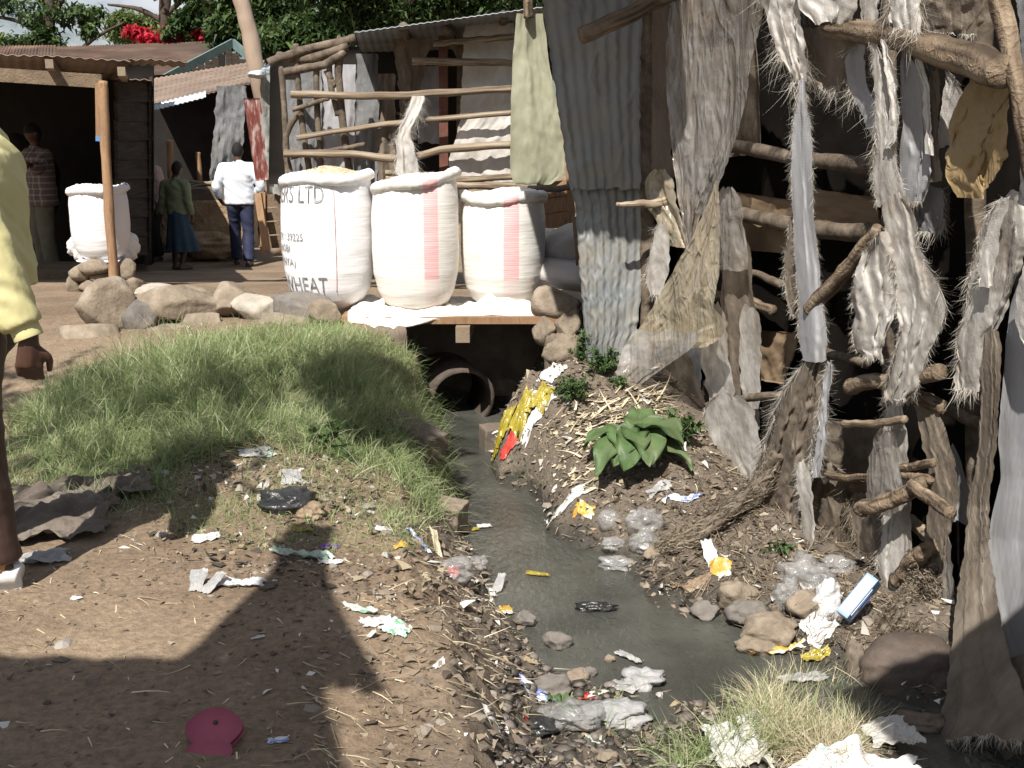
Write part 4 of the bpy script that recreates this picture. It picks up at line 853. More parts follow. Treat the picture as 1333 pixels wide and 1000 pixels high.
# uprights (dark, inside)
for x, x2, r, off in [(845,842,.05,.12),(905,900,.04,.3),(1160,1156,.03,.3),(1282,1270,.04,.3)]:
    wp('upright_post', [(x,-60,off),(x2,300,off),(x2+3,(500 if x < 860 else 560+(x-900)*.85),off)], r, mt='wood_grey', k=20)
wp('stub_pole', [(870,262,.0),(845,266,-.16),(803,266,-.34)], .036, r2=.012, mt='wood_pale')
wp('top_log', [(900,-20,.05),(860,-2,-.3),(757,46,-.75)], .045, mt='wood')
wp('top_log', [(1076,34,-.02),(1150,46,-.08),(1235,68,-.14),(1306,94,-.2)], .04, mt='wood', r2=.055, k=26, n=12)
wp('leaning_post', [(1296,-30,-.1),(1312,50,-.12),(1330,140,-.14),(1346,230,-.1)], .032, mt='wood', n=11)
for P, r, m_ in [([(948,190),(1050,207),(1140,218)],.034,'wood_grey'),([(962,278),(1036,296),(1080,302),(1142,304)],.038,'wood_grey'),([(934,350),(975,354),(1018,370)],.02,'wood_grey'),([(930,385),(962,388),(1006,404)],.026,'wood'),
    ([(1075,458),(1130,474)],.02,'wood_grey'),([(1205,520),(1285,556)],.024,'wood_grey'),
    ([(1080,640),(1140,700),(1180,745)],.03,'wood_grey'),([(890,120),(960,128)],.024,'wood')]:
    wp('cross_pole', P, r, .2, m_)
for P, r, m_, off in [([(1054,404),(1102,350),(1146,300)],.034,'wood',-.12),([(1106,502),(1160,494),(1224,484)],.034,'wood',-.1),([(930,526),(970,519),(1018,514)],.02,'wood_grey',-.06),([(1098,552),(1140,551),(1178,546)],.016,'wood_pale',-.14),([(1056,616),(1110,622),(1160,616)],.018,'wood',.02),([(1174,610),(1216,602)],.018,'wood',-.1),([(1176,618),(1212,624)],.018,'wood',-.1),([(1190,516),(1228,530)],.03,'wood',.0),([(1166,755),(1190,728),(1214,712)],.034,'wood',-.06),([(1180,675),(1200,690),(1206,700)],.026,'wood_pale',.02)]:
    wp('jutting_stick', P, r, off, m_)
wp('split_log', [(1120,664,-.26),(1165,648,-.2),(1206,627,-.12)], .034, mt='wood', r2=.03, n=7)
wp('split_log', [(1184,630,-.18),(1210,648,-.2),(1238,668,-.24)], .024, mt='wood', n=7)
inner_rows = [(880,.5),(960,.5),(1040,.5),(1120,.5),(1200,.5),(1290,.5),(1400,.5)]
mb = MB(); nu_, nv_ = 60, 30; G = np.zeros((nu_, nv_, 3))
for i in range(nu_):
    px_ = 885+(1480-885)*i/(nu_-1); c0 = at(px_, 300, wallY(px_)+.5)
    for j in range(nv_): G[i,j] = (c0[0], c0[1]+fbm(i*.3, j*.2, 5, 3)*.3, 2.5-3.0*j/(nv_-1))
shell(mb, G, .01); mb.build('shade_backing', mat('shade_black', [(.005,.0045,.004),(.012,.0095,.008)], 3, .95, .5, 9, spec=.05), fr)  # black backing added where only deep shade lies behind the rags
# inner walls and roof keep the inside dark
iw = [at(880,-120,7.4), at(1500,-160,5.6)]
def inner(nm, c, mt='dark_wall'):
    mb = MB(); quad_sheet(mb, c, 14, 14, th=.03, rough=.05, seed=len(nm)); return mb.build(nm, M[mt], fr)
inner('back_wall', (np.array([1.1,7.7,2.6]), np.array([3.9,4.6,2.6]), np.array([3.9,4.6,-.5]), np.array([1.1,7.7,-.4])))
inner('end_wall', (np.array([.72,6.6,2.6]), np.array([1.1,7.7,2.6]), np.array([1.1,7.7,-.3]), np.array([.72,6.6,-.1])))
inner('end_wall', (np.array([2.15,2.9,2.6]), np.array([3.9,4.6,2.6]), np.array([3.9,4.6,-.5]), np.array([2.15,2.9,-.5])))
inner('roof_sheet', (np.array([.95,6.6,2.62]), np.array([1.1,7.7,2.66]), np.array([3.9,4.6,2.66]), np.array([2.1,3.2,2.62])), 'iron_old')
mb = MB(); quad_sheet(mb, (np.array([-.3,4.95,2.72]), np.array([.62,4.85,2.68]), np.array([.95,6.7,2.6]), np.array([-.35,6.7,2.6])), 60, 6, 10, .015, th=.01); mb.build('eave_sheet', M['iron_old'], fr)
for c, mt in [(((985,430),(1040,434),(1022,500),(984,494)),'cardboard'),(((1058,246),(1142,258),(1146,300),(1054,296)),'cardboard'),(((1046,540),(1160,556),(1150,620),(1052,612)),'rag_b'),(((1054,618),(1158,622),(1140,682),(1060,660)),'cardboard'),(((955,250),(1035,262),(1030,330),(960,325)),'cardboard'),(((900,60),(985,50),(990,200),(905,210)),'rag_b')]:
    mb = MB(); quad_sheet(mb, [at(p[0], p[1], wallY(p[0])+.32) for p in c], 24, 24, th=.006, rough=.035, seed=int(c[0][0])); mb.build('wall_scrap', M[mt], fr)

GR = 'shredded cloths draped on the ragged shack'
def rag(rows, mt, label, off=0.0, name='hanging_rag', cat='rag', **k):
    k.setdefault('group', GR); k.setdefault('seed', int(rows[0][1])+int(rows[0][0])); k.setdefault('pinch', 1.0 if rows[0][0] < 0 else .45)
    return cloth(rows, lambda x: wallY(x)+off, name, M[mt], label, cat, **k)
rag([(-60,868,1010),(0,870,1000),(60,868,984),(100,868,976),(140,870,971),(180,873,960),(215,876,947),(245,880,934),(285,888,912),(318,896,902)], 'film', 'long dirty clear plastic sheet hanging in folds near the iron sheet', -.12, 'plastic_sheet', 'plastic sheet', folds=3.4, amp=.06, wob=.1, group=None, jag=.3, fine=1.7)
rag([(236,930,934),(262,921,936),(300,904,937),(350,878,934),(400,848,926),(420,836,946),(438,824,936),(452,816,916,-.02)], 'film_tan', 'tan plastic sheet stretched out in a pointed triangle towards the stream', -.3, 'plastic_sheet', 'plastic sheet', folds=1.8, amp=.045, wob=.1, group=None, jag=.25, fine=1.7, pinch=1.0)
rag([(430,830,914,-.02),(452,812,902,-.03),(478,804,866,-.05),(505,797,830,-.07),(528,790,800,-.08)], 'film', 'thin clear lower end of plastic pulled down to the bank', -.34, 'plastic_sheet', 'plastic sheet', folds=1.6, amp=.035, wob=.08, group=None, jag=.2, fine=1.6, pinch=1.0)
rag([(-40,846,872),(20,844,872),(120,842,872),(200,846,874),(240,850,878)], 'rag_b', 'brown cloth strip squeezed between iron sheet and plastic', .1, folds=2)
rag([(220,846,874),(245,838,876),(270,842,884),(295,858,892),(320,872,896)], 'film_tan', 'twisted glossy brown plastic scrap behind the stub pole', -.05, folds=2, amp=.06, wob=.12)
rag([(290,852,868),(320,848,870),(350,840,872),(372,842,864),(384,848,858)], 'rag', 'small pale frayed cloth end under the stub pole', -.08, folds=1.5, fringe='lb', flen=.06)
rag([(245,934,962),(290,936,968),(335,936,974),(350,938,972)], 'film', 'small silvery plastic flap by the tan triangle', -.02, folds=2.5, amp=.04, wob=.1)
rag([(300,942,972),(380,938,980),(440,936,984),(500,938,988),(530,944,984)], 'rag_b', 'long shaded brown sheet behind the curved pole', .1, folds=2, amp=.05)
rag([(395,916,942),(430,908,946),(470,912,950),(505,918,958),(522,922,956)], 'rag', 'pale sack tail with stitched lower edge below the tan triangle', -.04, folds=1.2, fringe='b', flen=.05)
rag([(500,964,990),(400,962,990)][::-1]+[(560,970,988)], 'rag', 'narrow cloth edge catching light by the cardboard', .04, folds=1, seed=77)
rag([(515,920,975),(545,916,985),(575,914,990),(600,932,998),(622,955,990),(642,966,976)], 'rag', 'broad pale cloth flap ending in a point above the bank', -.12, folds=1.6, amp=.045, wob=.06, fringe='lb', flen=.05)
rag([(455,866,900),(490,862,905),(530,866,918),(560,872,922)], 'rag_b', 'dim grey sheet behind the broad leaves', .1, folds=1.5)
rag([(430,888,912),(470,880,914),(520,872,912),(556,866,900)], 'rag_g', 'grey sagging sheet under the clear plastic end', .18, folds=1.5)
# top band of shredded cloth
rag([(-60,985,1052),(0,990,1046),(25,1000,1046),(60,1010,1046),(90,1022,1050),(105,1028,1046)], 'rag', 'grey bunched rag knot at the top beside the big plastic', -.08, folds=3, amp=.06, wob=.12, fringe='lrb', flen=.16, fdens=45)
rag([(-60,1040,1120),(0,1035,1118),(18,1045,1115),(30,1062,1106)], 'rag_w', 'bright white cloth bulging above the top log', -.1, folds=1.6, amp=.05)
rag([(-60,1118,1150),(0,1120,1144),(40,1124,1140)], 'rag', 'narrow grey fold between the bright cloth and white tuft', -.06, folds=1)
rag([(-60,1150,1204),(0,1160,1196),(20,1156,1196),(38,1162,1192)], 'rag_w', 'tuft of white shredded threads hanging over the top log', -.16, folds=3, fringe='lrb', flen=.14, fdens=70)
rag([(-60,1196,1300),(0,1198,1288),(25,1200,1284),(44,1206,1270)], 'rag_b', 'dark crumpled sheet bulging above the top log end', .0, folds=2, amp=.06, wob=.14, fringe='b')
rag([(38,1000,1140),(58,1012,1138),(78,1030,1134),(100,1052,1124),(112,1066,1112)], 'rag_b', 'dim frayed rag band sagging below the top log', .06, folds=3, amp=.05, fringe='lrb', flen=.16, fdens=60, fmat=M['thread'])
rag([(50,1112,1130),(80,1098,1124),(110,1100,1126),(150,1124,1146),(180,1134,1150),(200,1140,1146)], 'rag_g', 'bluish frayed strip trailing left of the split white cloth', .0, folds=1.4, fringe='lrb', flen=.1)
rag([(105,1038,1052),(140,1034,1052),(165,1032,1057),(220,1030,1058),(280,1033,1060),(340,1035,1066),(390,1040,1070),(440,1040,1077),(470,1046,1074)], 'rag_g', 'long pale grey ribbon hanging straight with frayed borders', -.14, folds=1.5, amp=.03, wob=.05, fringe='lr', flen=.05, fdens=75, jag=.25)
rag([(285,1028,1036),(330,1022,1042),(380,1020,1040),(400,1024,1036),(412,1028,1034)], 'rag_b', 'small shaggy scrap clinging to side of the long ribbon', -.08, folds=1.4, fringe='lb', flen=.07)
rag([(48,1130,1146),(80,1136,1150),(130,1138,1156),(170,1140,1160),(205,1138,1164),(250,1137,1176),(268,1140,1182)], 'rag', 'first long split white strip under the top log', -.14, folds=1.4, amp=.03, fringe='lr', flen=.06, fdens=70)
rag([(50,1144,1156),(100,1152,1170),(150,1158,1172),(185,1150,1168),(195,1148,1160)], 'rag_w', 'second cream strip joining the first in a loop', -.18, folds=1.2, amp=.03, fringe='r', flen=.03)
rag([(68,1172,1186),(110,1172,1206),(160,1172,1210),(200,1170,1212),(240,1172,1210),(262,1176,1202)], 'rag_g', 'grey woven curtain half in sun below the thick log', -.06, folds=1.8, amp=.05, wob=.05, fringe='b', flen=.09, jag=.2)
rag([(75,1186,1200),(110,1200,1212),(150,1202,1212),(200,1206,1214)], 'rag_w', 'sunlit white strip along edge of the grey curtain', -.1, folds=1)
rag([(90,1206,1222),(140,1210,1222),(190,1208,1220),(236,1208,1224)], 'rag_b', 'dark strip of rag behind the white lit strip', -.02, folds=1.2)
rag([(92,1228,1236),(125,1226,1252),(160,1222,1262),(190,1222,1240)], 'rag_w', 'white fuzzy cloth lit behind the brown bag', .08, folds=1.3, fringe='r', flen=.08)
rag([(95,1262,1316),(125,1250,1318),(160,1240,1316),(200,1228,1308),(228,1232,1290),(248,1244,1284),(256,1252,1270)], 'bag_brown', 'big brown paper bag sagging under the thick log end', -.1, 'brown_bag', 'bag', folds=1.6, amp=.09, wob=.09, jag=.2, group=None)
rag([(255,1140,1190),(275,1148,1196),(300,1156,1198),(335,1164,1202),(365,1168,1216),(395,1168,1226),(418,1172,1222),(450,1168,1206),(480,1158,1198),(505,1150,1190),(520,1152,1176)], 'rag', 'thick shaggy white rag column in the middle', -.16, folds=2.6, amp=.05, wob=.1, fringe='lrb', flen=.09, fdens=70)
rag([(300,1140,1158),(330,1124,1166),(360,1110,1168),(390,1106,1168),(410,1114,1166),(430,1108,1158),(450,1112,1150),(466,1124,1144)], 'rag', 'cream lobed rag folded like petals beside the shaggy column', -.2, folds=2.2, amp=.07, wob=.12, fringe='lb', flen=.06, fdens=60)
rag([(240,1180,1230),(275,1190,1226),(300,1196,1222)], 'tarp', 'dark fuzzy netting behind the rag column', .04, folds=2, fringe='lrb', flen=.12)
rag([(510,1158,1178),(540,1150,1180),(580,1146,1184),(610,1140,1184),(650,1150,1190),(700,1146,1192),(745,1142,1188),(790,1150,1184),(820,1160,1182)], 'rag', 'ribbed sack tail hanging down behind the split log', -.08, folds=3, amp=.04, fringe='l', flen=.07, fdens=60)
rag([(560,1140,1166),(590,1132,1170),(620,1128,1170),(650,1130,1172)], 'film', 'shiny clear wrap tied above the split log', -.16, folds=2, amp=.04, wob=.12)
rag([(505,1184,1200),(545,1196,1226),(590,1204,1240),(640,1208,1248),(700,1206,1236),(760,1204,1228),(800,1200,1220)], 'rag_b', 'long muddy rag falling to right of the ribbed tail', -.02, folds=2, amp=.05, fringe='b', flen=.08)
rag([(580,1226,1244),(640,1236,1262),(680,1240,1268)], 'rag_g', 'shadowy grey rag in the gap before the printed strip', .12, folds=1.4)
rag([(250,1304,1340),(270,1278,1340),(300,1268,1340),(350,1262,1330),(400,1256,1318),(440,1248,1300),(480,1240,1290),(505,1238,1282)], 'rag', 'wide beige rag slanting with fringed lower end', -.1, folds=2.4, amp=.06, wob=.08, fringe='lb', flen=.08, fdens=60)
rag([(255,1296,1318),(290,1284,1300),(340,1276,1296),(372,1278,1292)], 'rag_w', 'light ribbon along the inner side of slanting beige rag', -.16, folds=1, fringe='l')
rag([(430,1268,1310),(500,1278,1302),(560,1276,1300),(600,1272,1294),(660,1262,1288),(720,1252,1290,-.08),(800,1240,1300,-.22),(860,1234,1312,-.38),(910,1228,1332,-.52),(940,1215,1350,-.62),(957,1208,1320,-.68)], 'rag_b', 'long stained sack strip with small faded printed marks reaching the water', -.12, folds=2.2, amp=.05, wob=.05, fringe='b', flen=.09)
rag([(-60,1322,1400),(60,1326,1400),(150,1326,1400),(250,1322,1400),(330,1318,1400)], 'rag_g', 'pale blue grey sheet behind the leaning post', .05, folds=2, amp=.05)
rag([(320,1328,1440),(420,1316,1440),(500,1306,1440),(580,1300,1440),(620,1304,1440),(700,1288,1440,-.03),(800,1290,1440,-.12),(874,1306,1440,-.22)], 'rag_g', 'large grey woven sheet with a straight lower hem by the water', -.06, folds=2.6, amp=.05, wob=.03, jag=.15)
rag([(330,1332,1420),(370,1322,1410),(420,1316,1390),(450,1326,1370),(466,1340,1360)], 'rag_w', 'bright white folded cloth lit on top of the large grey sheet', -.16, folds=1.3, amp=.05)
rag([(850,1300,1460,-.3),(900,1290,1460,-.45),(985,1290,1460,-.6)], 'rag_b', 'dark muddy sheet edge below the large grey sheet', -.02, folds=2, amp=.06)
rag([(640,1222,1232),(700,1222,1236),(770,1222,1240),(810,1226,1240)], 'film', 'thin film strip glinting before the stained sack strip', -.02, folds=1)
rag([(600,1060,1096),(650,1050,1100),(700,1056,1090),(740,1064,1084)], 'rag_b', 'dark fibrous rag hanging in the hollow over the shiny clear bag', .1, folds=3, amp=.05, wob=.12, fringe='lrb', flen=.12, fdens=80, fmat=M['thread_b'])
rag([(640,1104,1140),(700,1112,1150),(750,1124,1156),(790,1132,1150)], 'rag_b', 'muddy net scrap hanging behind the split log', .12, folds=3, amp=.05, wob=.12, fringe='lrb', flen=.14, fdens=80, fmat=M['thread_b'])
# tangled rag mass at the foot
rag([(462,1046,1080),(490,1034,1072),(520,1020,1070),(560,1004,1062),(600,988,1056),(640,972,1046),(670,968,1040),(690,1000,1040)], 'rag_b', 'big tangle of netting and rag sloping down to the bank', -.1, folds=3.2, amp=.06, wob=.16, fringe='lrb', flen=.1, fdens=85)
rag([(470,1076,1086),(520,1068,1080),(570,1062,1076),(620,1056,1068)], 'rag_g', 'thin twisted grey cord of cloth over the cardboard', -.12, folds=2, fringe='lr', flen=.05)
rag([(600,1036,1052),(650,1040,1056),(690,1044,1060),(714,1048,1056)], 'rag', 'pale frayed tail at the edge of the netting tangle', -.16, folds=1.4, fringe='lb', flen=.06)
# rope-like matted roots sweeping to the water, and drooping ones under the shack
def matted(name, label, P, r, n_, seed, mt='rag_b', tm='thread_b', L=.1):
    mb = MB(); tube(mb, P, r, 16, 40, jag=.6, seed=seed); o = mb.build(name, M[mt]); tag(o, label, 'fibre')
    g = np.random.default_rng(seed); fb = MB(); Q = spline(P, 60)
    for _ in range(n_):
        i = g.integers(0, 52); off = g.normal(size=3); off /= np.linalg.norm(off); rr_ = np.interp(i, [0,60], [np.max(r[0]), np.max(r[-1])])
        k = int(3+g.integers(0, 5)); W = Q[i:i+k+1]+off*rr_*(.9+.9*g.random()**2)+np.cumsum(g.normal(size=(len(Q[i:i+k+1]),3))*.007, axis=0)
        w_ = np.array([0,0,.0013+.0015*g.random()]); VV = np.concatenate([W-w_, W+w_]); m_ = len(W); fb.add(VV, [(a, a+1, m_+a+1, m_+a) for a in range(m_-1)], a=g.random())
    fb.build('loose_fibre', M[tm], o)
c = [gp(855,722)+[0,0,.03], gp(905,712)+[0,0,.05], gp(950,680)+[0,0,.07], at(985,640,4.95), at(1015,590,4.9)]
matted('fibre_rope', 'thick matted fibre rope lying up the bank into the rag tangle', c, [.012,.028,.036,.04,.03], 3800, 3)
for i, (a, b_, c_) in enumerate([((1150,830),(1185,770),(1196,720)),((1170,850),(1215,800),(1212,740)),((1010,800),(1030,740),(1044,690))]):
    P = [gp(*a)+[0,0,.02], at(b_[0],b_[1],wallY(b_[0])-.1), at(c_[0],c_[1],wallY(c_[0])-.06)]
    matted('fibre_rope', ['muddy fibre strand drooping left under the ribbed sack tail','muddy fibre strand drooping beneath the muddy rag','grey fibre strand running from netting tangle to the ground'][i], P, [.02,.022,.012], 1300, 9+i)
# faded printed marks on the stained strip, laid on the cloth itself
so_ = [o for o in COL.objects if o.get('label','').startswith('long stained sack strip')][0]
tx = MB(); g = np.random.default_rng(3); bpy.context.view_layer.update()
for (x0, y0_, n_) in [(1270,686,5),(1268,706,7),(1262,730,8),(1274,668,4)]:
    for k in range(n_):
        px, py = x0+k*3.2, y0_-k*.8
        for s_ in range(int(g.integers(2,4))):
            d = Vector(ray(px, py+s_*2.4)).normalized(); hit, p, nn, ix = so_.ray_cast(Vector((0,0,CZ))-so_.location, d)
            if hit: c0 = np.array(p+so_.location)-np.array(d)*.003; beam(tx, c0, c0+np.array([.0065,-.0008,.001*(s_-1)]), .002, .0022)
if tx.n: tx.build('printed_marks', mat('worn_print', [(.03,.03,.03),(.07,.06,.06)], 9, .8, 0), so_, smooth=False)
# ------------------------------------------------------------------ people (local space: +y is the way they face, +x their right hand side)
def ell_loft(mb, rings, n=20):
    """rings = (x, y, z, rx, ry)"""
    th = np.linspace(0, 2*math.pi, n, endpoint=False); V = []
    for (x,y,z,rx,ry) in rings: V.append(np.stack([x+rx*np.cos(th), y+ry*np.sin(th), np.full(n, z)], 1))
    k = len(V); V = np.concatenate(V); i, j = np.meshgrid(np.arange(k-1), np.arange(n), indexing='ij')
    q = np.stack([i*n+j, i*n+(j+1)%n, (i+1)*n+(j+1)%n, (i+1)*n+j], -1).reshape(-1,4)
    V = np.concatenate([V, [rings[0][:3]], [rings[-1][:3]]]); t = []
    for j in range(n): t += [(k*n, (j+1)%n, j), (k*n+1, (k-1)*n+j, (k-1)*n+(j+1)%n)]
    mb.add(V, q, t)
def hand(mb, w, d, back, s, curl=.55, n=8, right=True):
    """w wrist, d pointing direction, back = direction the back of the hand faces, s scale (1 = adult)"""
    w = np.asarray(w, float); d = np.asarray(d, float); d /= np.linalg.norm(d)
    b = np.asarray(back, float); b = b-d*np.dot(b, d); b /= np.linalg.norm(b); a = np.cross(d, b)*(1 if right else -1)
    tube(mb, [w-d*.03*s, w+d*.01*s, w+d*.05*s, w+d*.092*s], [(.022*s,.026*s),(.026*s,.023*s),(.030*s,.035*s),(.022*s,.036*s)] if False else [.027*s,.028*s,.03*s,.026*s], 10, 8)
    for k in range(4):
        o_ = (k-1.5)*.0195*s; tube(mb, [w+a*o_*.6+d*.02*s, w+a*o_+d*.094*s], [.013*s, .0118*s], n, 6)
        L = [.036,.041,.039,.03][k]*s; base = w+a*o_+d*.09*s; ang = .25+curl*.5; P = [base]; q = base
        for seg in range(3):
            v = d*math.cos(ang)-b*math.sin(ang); q = q+v*L*[1,.72,.55][seg]; P.append(q); ang += curl*(.8+.12*k)
        tube(mb, P, [.0105*s,.0098*s,.0088*s,.0068*s], n, 12)
    base = w+a*(-.028)*s+d*.03*s; q1 = base+(-a*.022+d*.03-b*.01)*s; q2 = q1+(d*.03-b*.016-a*.002)*s; q3 = q2+(d*.022-b*.014+a*.003)*s
    tube(mb, [base+a*.016*s, q1, q2, q3], [.015*s,.0125*s,.0105*s,.008*s], n, 12)
def head(mb, c, s, yaw=0.0, pitch=0.0):
    """one head with face, ears and neck root"""
    V, T = ICO[4]; V = V.copy(); x, y, z = V.T
    X = x*.074*(1-.16*np.clip(-z,0,1)); Y = y*.096*(1+.04*z)-.004; Z = z*.118
    f = np.clip(y, 0, 1)
    Y = Y+f**6*(-.006)+.022*np.exp(-((x/.16)**2+((z+.12)/.16)**2))*f          # nose
    Y = Y+.009*np.exp(-((x/.3)**2+((z+.42)/.09)**2))*f-.009*np.exp(-(((np.abs(x)-.36)/.16)**2+((z-.02)/.11)**2))*f
    Y = Y+.007*np.exp(-((x/.5)**2+((z-.17)/.09)**2))*f+.008*np.exp(-((x/.3)**2+((z+.74)/.16)**2))*f
    W = np.stack([X,Y,Z],1)*s; Rm = np.array(Matrix.Rotation(yaw,3,'Z')@Matrix.Rotation(pitch,3,'X')); mb.add(W@Rm.T+np.asarray(c), T=T)
    for sg in (-1,1):
        V2, T2 = ICO[2]; mb.add((V2*np.array([.012,.02,.031])*s+np.array([sg*.077,-.008,-.005])*s)@Rm.T+np.asarray(c), T=T2)
    return Rm
def person(label, loc, rz, s, J, cl, voxel=.012, group=None, detail=1.0):
    """J joints in a 1.75 m figure; cl clothing"""
    o = thing('person', label, 'person', loc, group, rz); k = s
    P = {a: np.array(b, float)*k for a, b in J.items()}
    mb = MB(); pel, ch, nk, hd = P['pelvis'], P['chest'], P['neck'], P['head']
    def torso(m, e=0.0, low=-.02, high=.10, wid=1.0):
        a = pel+[0,0,low*k]; rings = []
        for t, rx, ry in [(0,.165,.115),(.2,.165,.112),(.45,.142,.098),(.7,.168,.115),(.88,.175,.112),(1.0,.12,.085),(1.08,.062,.06)]:
            c = pel+(ch-pel)*min(t,1)*1.0 if t <= 1 else ch+(nk-ch)*.3
            c = pel+(ch-pel)*t; rings.append((c[0], c[1], c[2] + (low*k if t == 0 else 0), (rx*wid+e)*k, (ry*wid+e)*k))
        ell_loft(m, rings, 24)
    torso(mb)
    tube(mb, [ch-[0,0,.03*k], (ch+nk)/2, nk+(hd-nk)*.5], [.07*k,.055*k,.053*k], 14, 8)
    Rm = head(mb, hd, k, cl.get('yaw',0), cl.get('tilt',0))
    for sd in ('l','r'):
        sh_, el, wr = P['sh_'+sd], P['el_'+sd], P['wr_'+sd]
        tube(mb, [ch+(sh_-ch)*.5, sh_, (sh_+el)/2, el, (el*.6+wr*.4), wr], [.06*k,.056*k,.048*k,.04*k,.04*k,.026*k], 14, 24)
        dd = P['hd_'+sd]; hand(mb, wr, dd, cl.get('back_'+sd, (1 if sd == 'r' else -1, 0, 0)), k, cl.get('curl',.5), right=(sd == 'l'))
        hp, kn, an = P['hp_'+sd], P['kn_'+sd], P['an_'+sd]
        tube(mb, [hp+[0,0,.03*k], hp, (hp+kn)/2, kn, kn*.65+an*.35, an], [.08*k,.088*k,.075*k,.056*k,.056*k,.036*k], 16, 26)
        to = P['to_'+sd]; tube(mb, [an-(to-an)*.25-[0,0,.03*k], an-[0,0,.04*k], (an+to)/2-[0,0,.025*k], to], [(.03*k,.03*k),(.038*k,.04*k),(.028*k,.043*k),(.018*k,.036*k)], 12, 12)
    b = remesh(mb, voxel*k, 1); b.build('body', cl.get('skin', M['skin']), o, local=True)
    V, T = ICO[4]; hm = MB(); Vh = V.copy(); Vh = Vh*np.array([.079,.1,.118]); keep = (V[:,2] > .12) | (V[:,1] < -.25); 
    T2 = T[keep[T].all(1)]; hm.add(((Vh+np.array([0,-.006,.006]))*k*(1+.02*cl.get('hairy',0)*RNG.random((len(Vh),1))))@Rm.T+hd, T=T2); hm.build('hair', M['hair'], o, local=True)
    if 'shirt' in cl:
        m = MB(); e = .016; ell = [(0,.18,.13),(.2,.178,.128),(.45,.172,.122),(.7,.182,.13),(.88,.182,.122),(.98,.135,.095),(1.06,.07,.068)]
        hem = cl.get('hem', -.06)
        rings = [((pel+(ch-pel)*t)[0], (pel+(ch-pel)*t)[1], (pel+(ch-pel)*t)[2]+(hem*k if t == 0 else 0), (rx+.008)*k*cl.get('wide',1), (ry+.008)*k*cl.get('wide',1)) for t, rx, ry in ell]
        ell_loft(m, rings, 26); tube(m, [ch+(nk-ch)*.25, ch+(nk-ch)*.75], [.068*k,.066*k], 16, 5)
        for sd in ('l','r'):
            sh_, el, wr = P['sh_'+sd], P['el_'+sd], P['wr_'+sd]; cf = wr+(el-wr)*.06 if cl.get('long',1) else el
            tube(m, [ch+(sh_-ch)*.45, sh_, (sh_+el)/2, el, (el+cf)/2, cf+(el-cf)*.1], [.072*k,.078*k*cl.get('slv',1),.072*k*cl.get('slv',1),.064*k*cl.get('slv',1),.058*k*cl.get('slv',1),.05*k*cl.get('slv',1)], 16, 26)
        r_ = remesh(m, voxel*k*1.05, 2); wrinkle(r_, .022*k, 9/k, 3); r_.build('shirt', cl['shirt'], o, local=True)
        if cl.get('cuff'):
            for sd in ('l','r'):
                el, wr = P['el_'+sd], P['wr_'+sd]; u = (wr-el)/np.linalg.norm(wr-el); m = MB(); a = wr-u*.072*k; b2 = wr+u*.002*k
                tube(m, [a, a+u*.01*k, b2-u*.005*k, b2, b2-u*.003*k], [.036*k,.042*k,.043*k,.041*k,.034*k], 20, 12, cap=False); m.build('cuff', cl['shirt'], o, local=True)
    if 'trousers' in cl:
        m = MB(); ell_loft(m, [(pel[0],pel[1],pel[2]-.09*k,.165*k,.125*k),(pel[0],pel[1],pel[2],.172*k,.128*k),(pel[0],pel[1],pel[2]+.09*k,.158*k,.118*k)], 24)
        for sd in ('l','r'):
            hp, kn, an = P['hp_'+sd], P['kn_'+sd], P['an_'+sd]; cw = cl.get('leg',1)
            tube(m, [hp+[0,0,.02*k], hp-[0,0,.05*k], (hp+kn)/2, kn, (kn+an)/2, an+[0,0,.0]], [.095*k,.102*k,.092*k*cw,.08*k*cw,.078*k*cw,.076*k*cw], 18, 28)
        r_ = remesh(m, voxel*k*1.05, 2); wrinkle(r_, .018*k, 8/k, 8, .6); r_.build('trousers', cl['trousers'], o, local=True)
    if 'skirt' in cl:
        m = MB(); th = np.linspace(0, 2*math.pi, 81); t = np.linspace(0, 1, 24); TH, TT = np.meshgrid(th, t, indexing='ij')
        fl = 1+TT*(.07*np.cos(TH*9+1)+.05*np.cos(TH*5)); rx = (.15+.13*TT)*fl*k; ry = (.12+.12*TT)*fl*k; zt = pel[2]+.08*k; zb = cl['skirt_z']*k
        m.add(np.stack([pel[0]+rx*np.cos(TH)+.06*k*TT, pel[1]+ry*np.sin(TH), zt+(zb-zt)*TT], -1), grid_faces(81, 24)); m.build('skirt', cl['skirt'], o, local=True)
    if 'shoe' in cl:
        for sd in ('l','r'):
            an, to = P['an_'+sd], P['to_'+sd]; m = MB(); v = to-an; v[2] = 0; L = np.linalg.norm(v); v /= L+1e-9
            zf = min(to[2], an[2]-.06*k)
            a = np.array([an[0],an[1],0])-v*.06*k; lift = np.array([0,0,max(0, an[2]-.09*k)])
            tube(m, [a+lift+[0,0,.035*k], a+lift+v*.04*k+[0,0,.042*k], a+v*.13*k+lift*.5+[0,0,.04*k], a+v*.2*k+[0,0,.03*k], a+v*.27*k+[0,0,.024*k]], [(.03*k,.034*k),(.042*k,.04*k),(.036*k,.043*k),(.03*k,.046*k),(.02*k,.034*k)], 16, 20)
            so_ = MB(); tube(so_, [a+lift+[0,0,.008*k], a+v*.13*k+lift*.5+[0,0,.008*k], a+v*.2*k+[0,0,.008*k], a+v*.285*k+[0,0,.01*k]], [(.008*k,.037*k),(.008*k,.04*k),(.008*k,.05*k),(.007*k,.03*k)], 12, 14)
            sh2 = m.build('shoe', cl['shoe'], o, local=True); so_.build('sole', cl.get('sole', M['wood_grey']), sh2, local=True)
        if 'sock' in cl:
            for sd in ('l','r'):
                an = P['an_'+sd]; m = MB(); tube(m, [an-[0,0,.035*k], an+[0,0,.05*k]], [.044*k,.043*k], 14, 6); m.build('sock', cl['sock'], o, local=True)
    return o
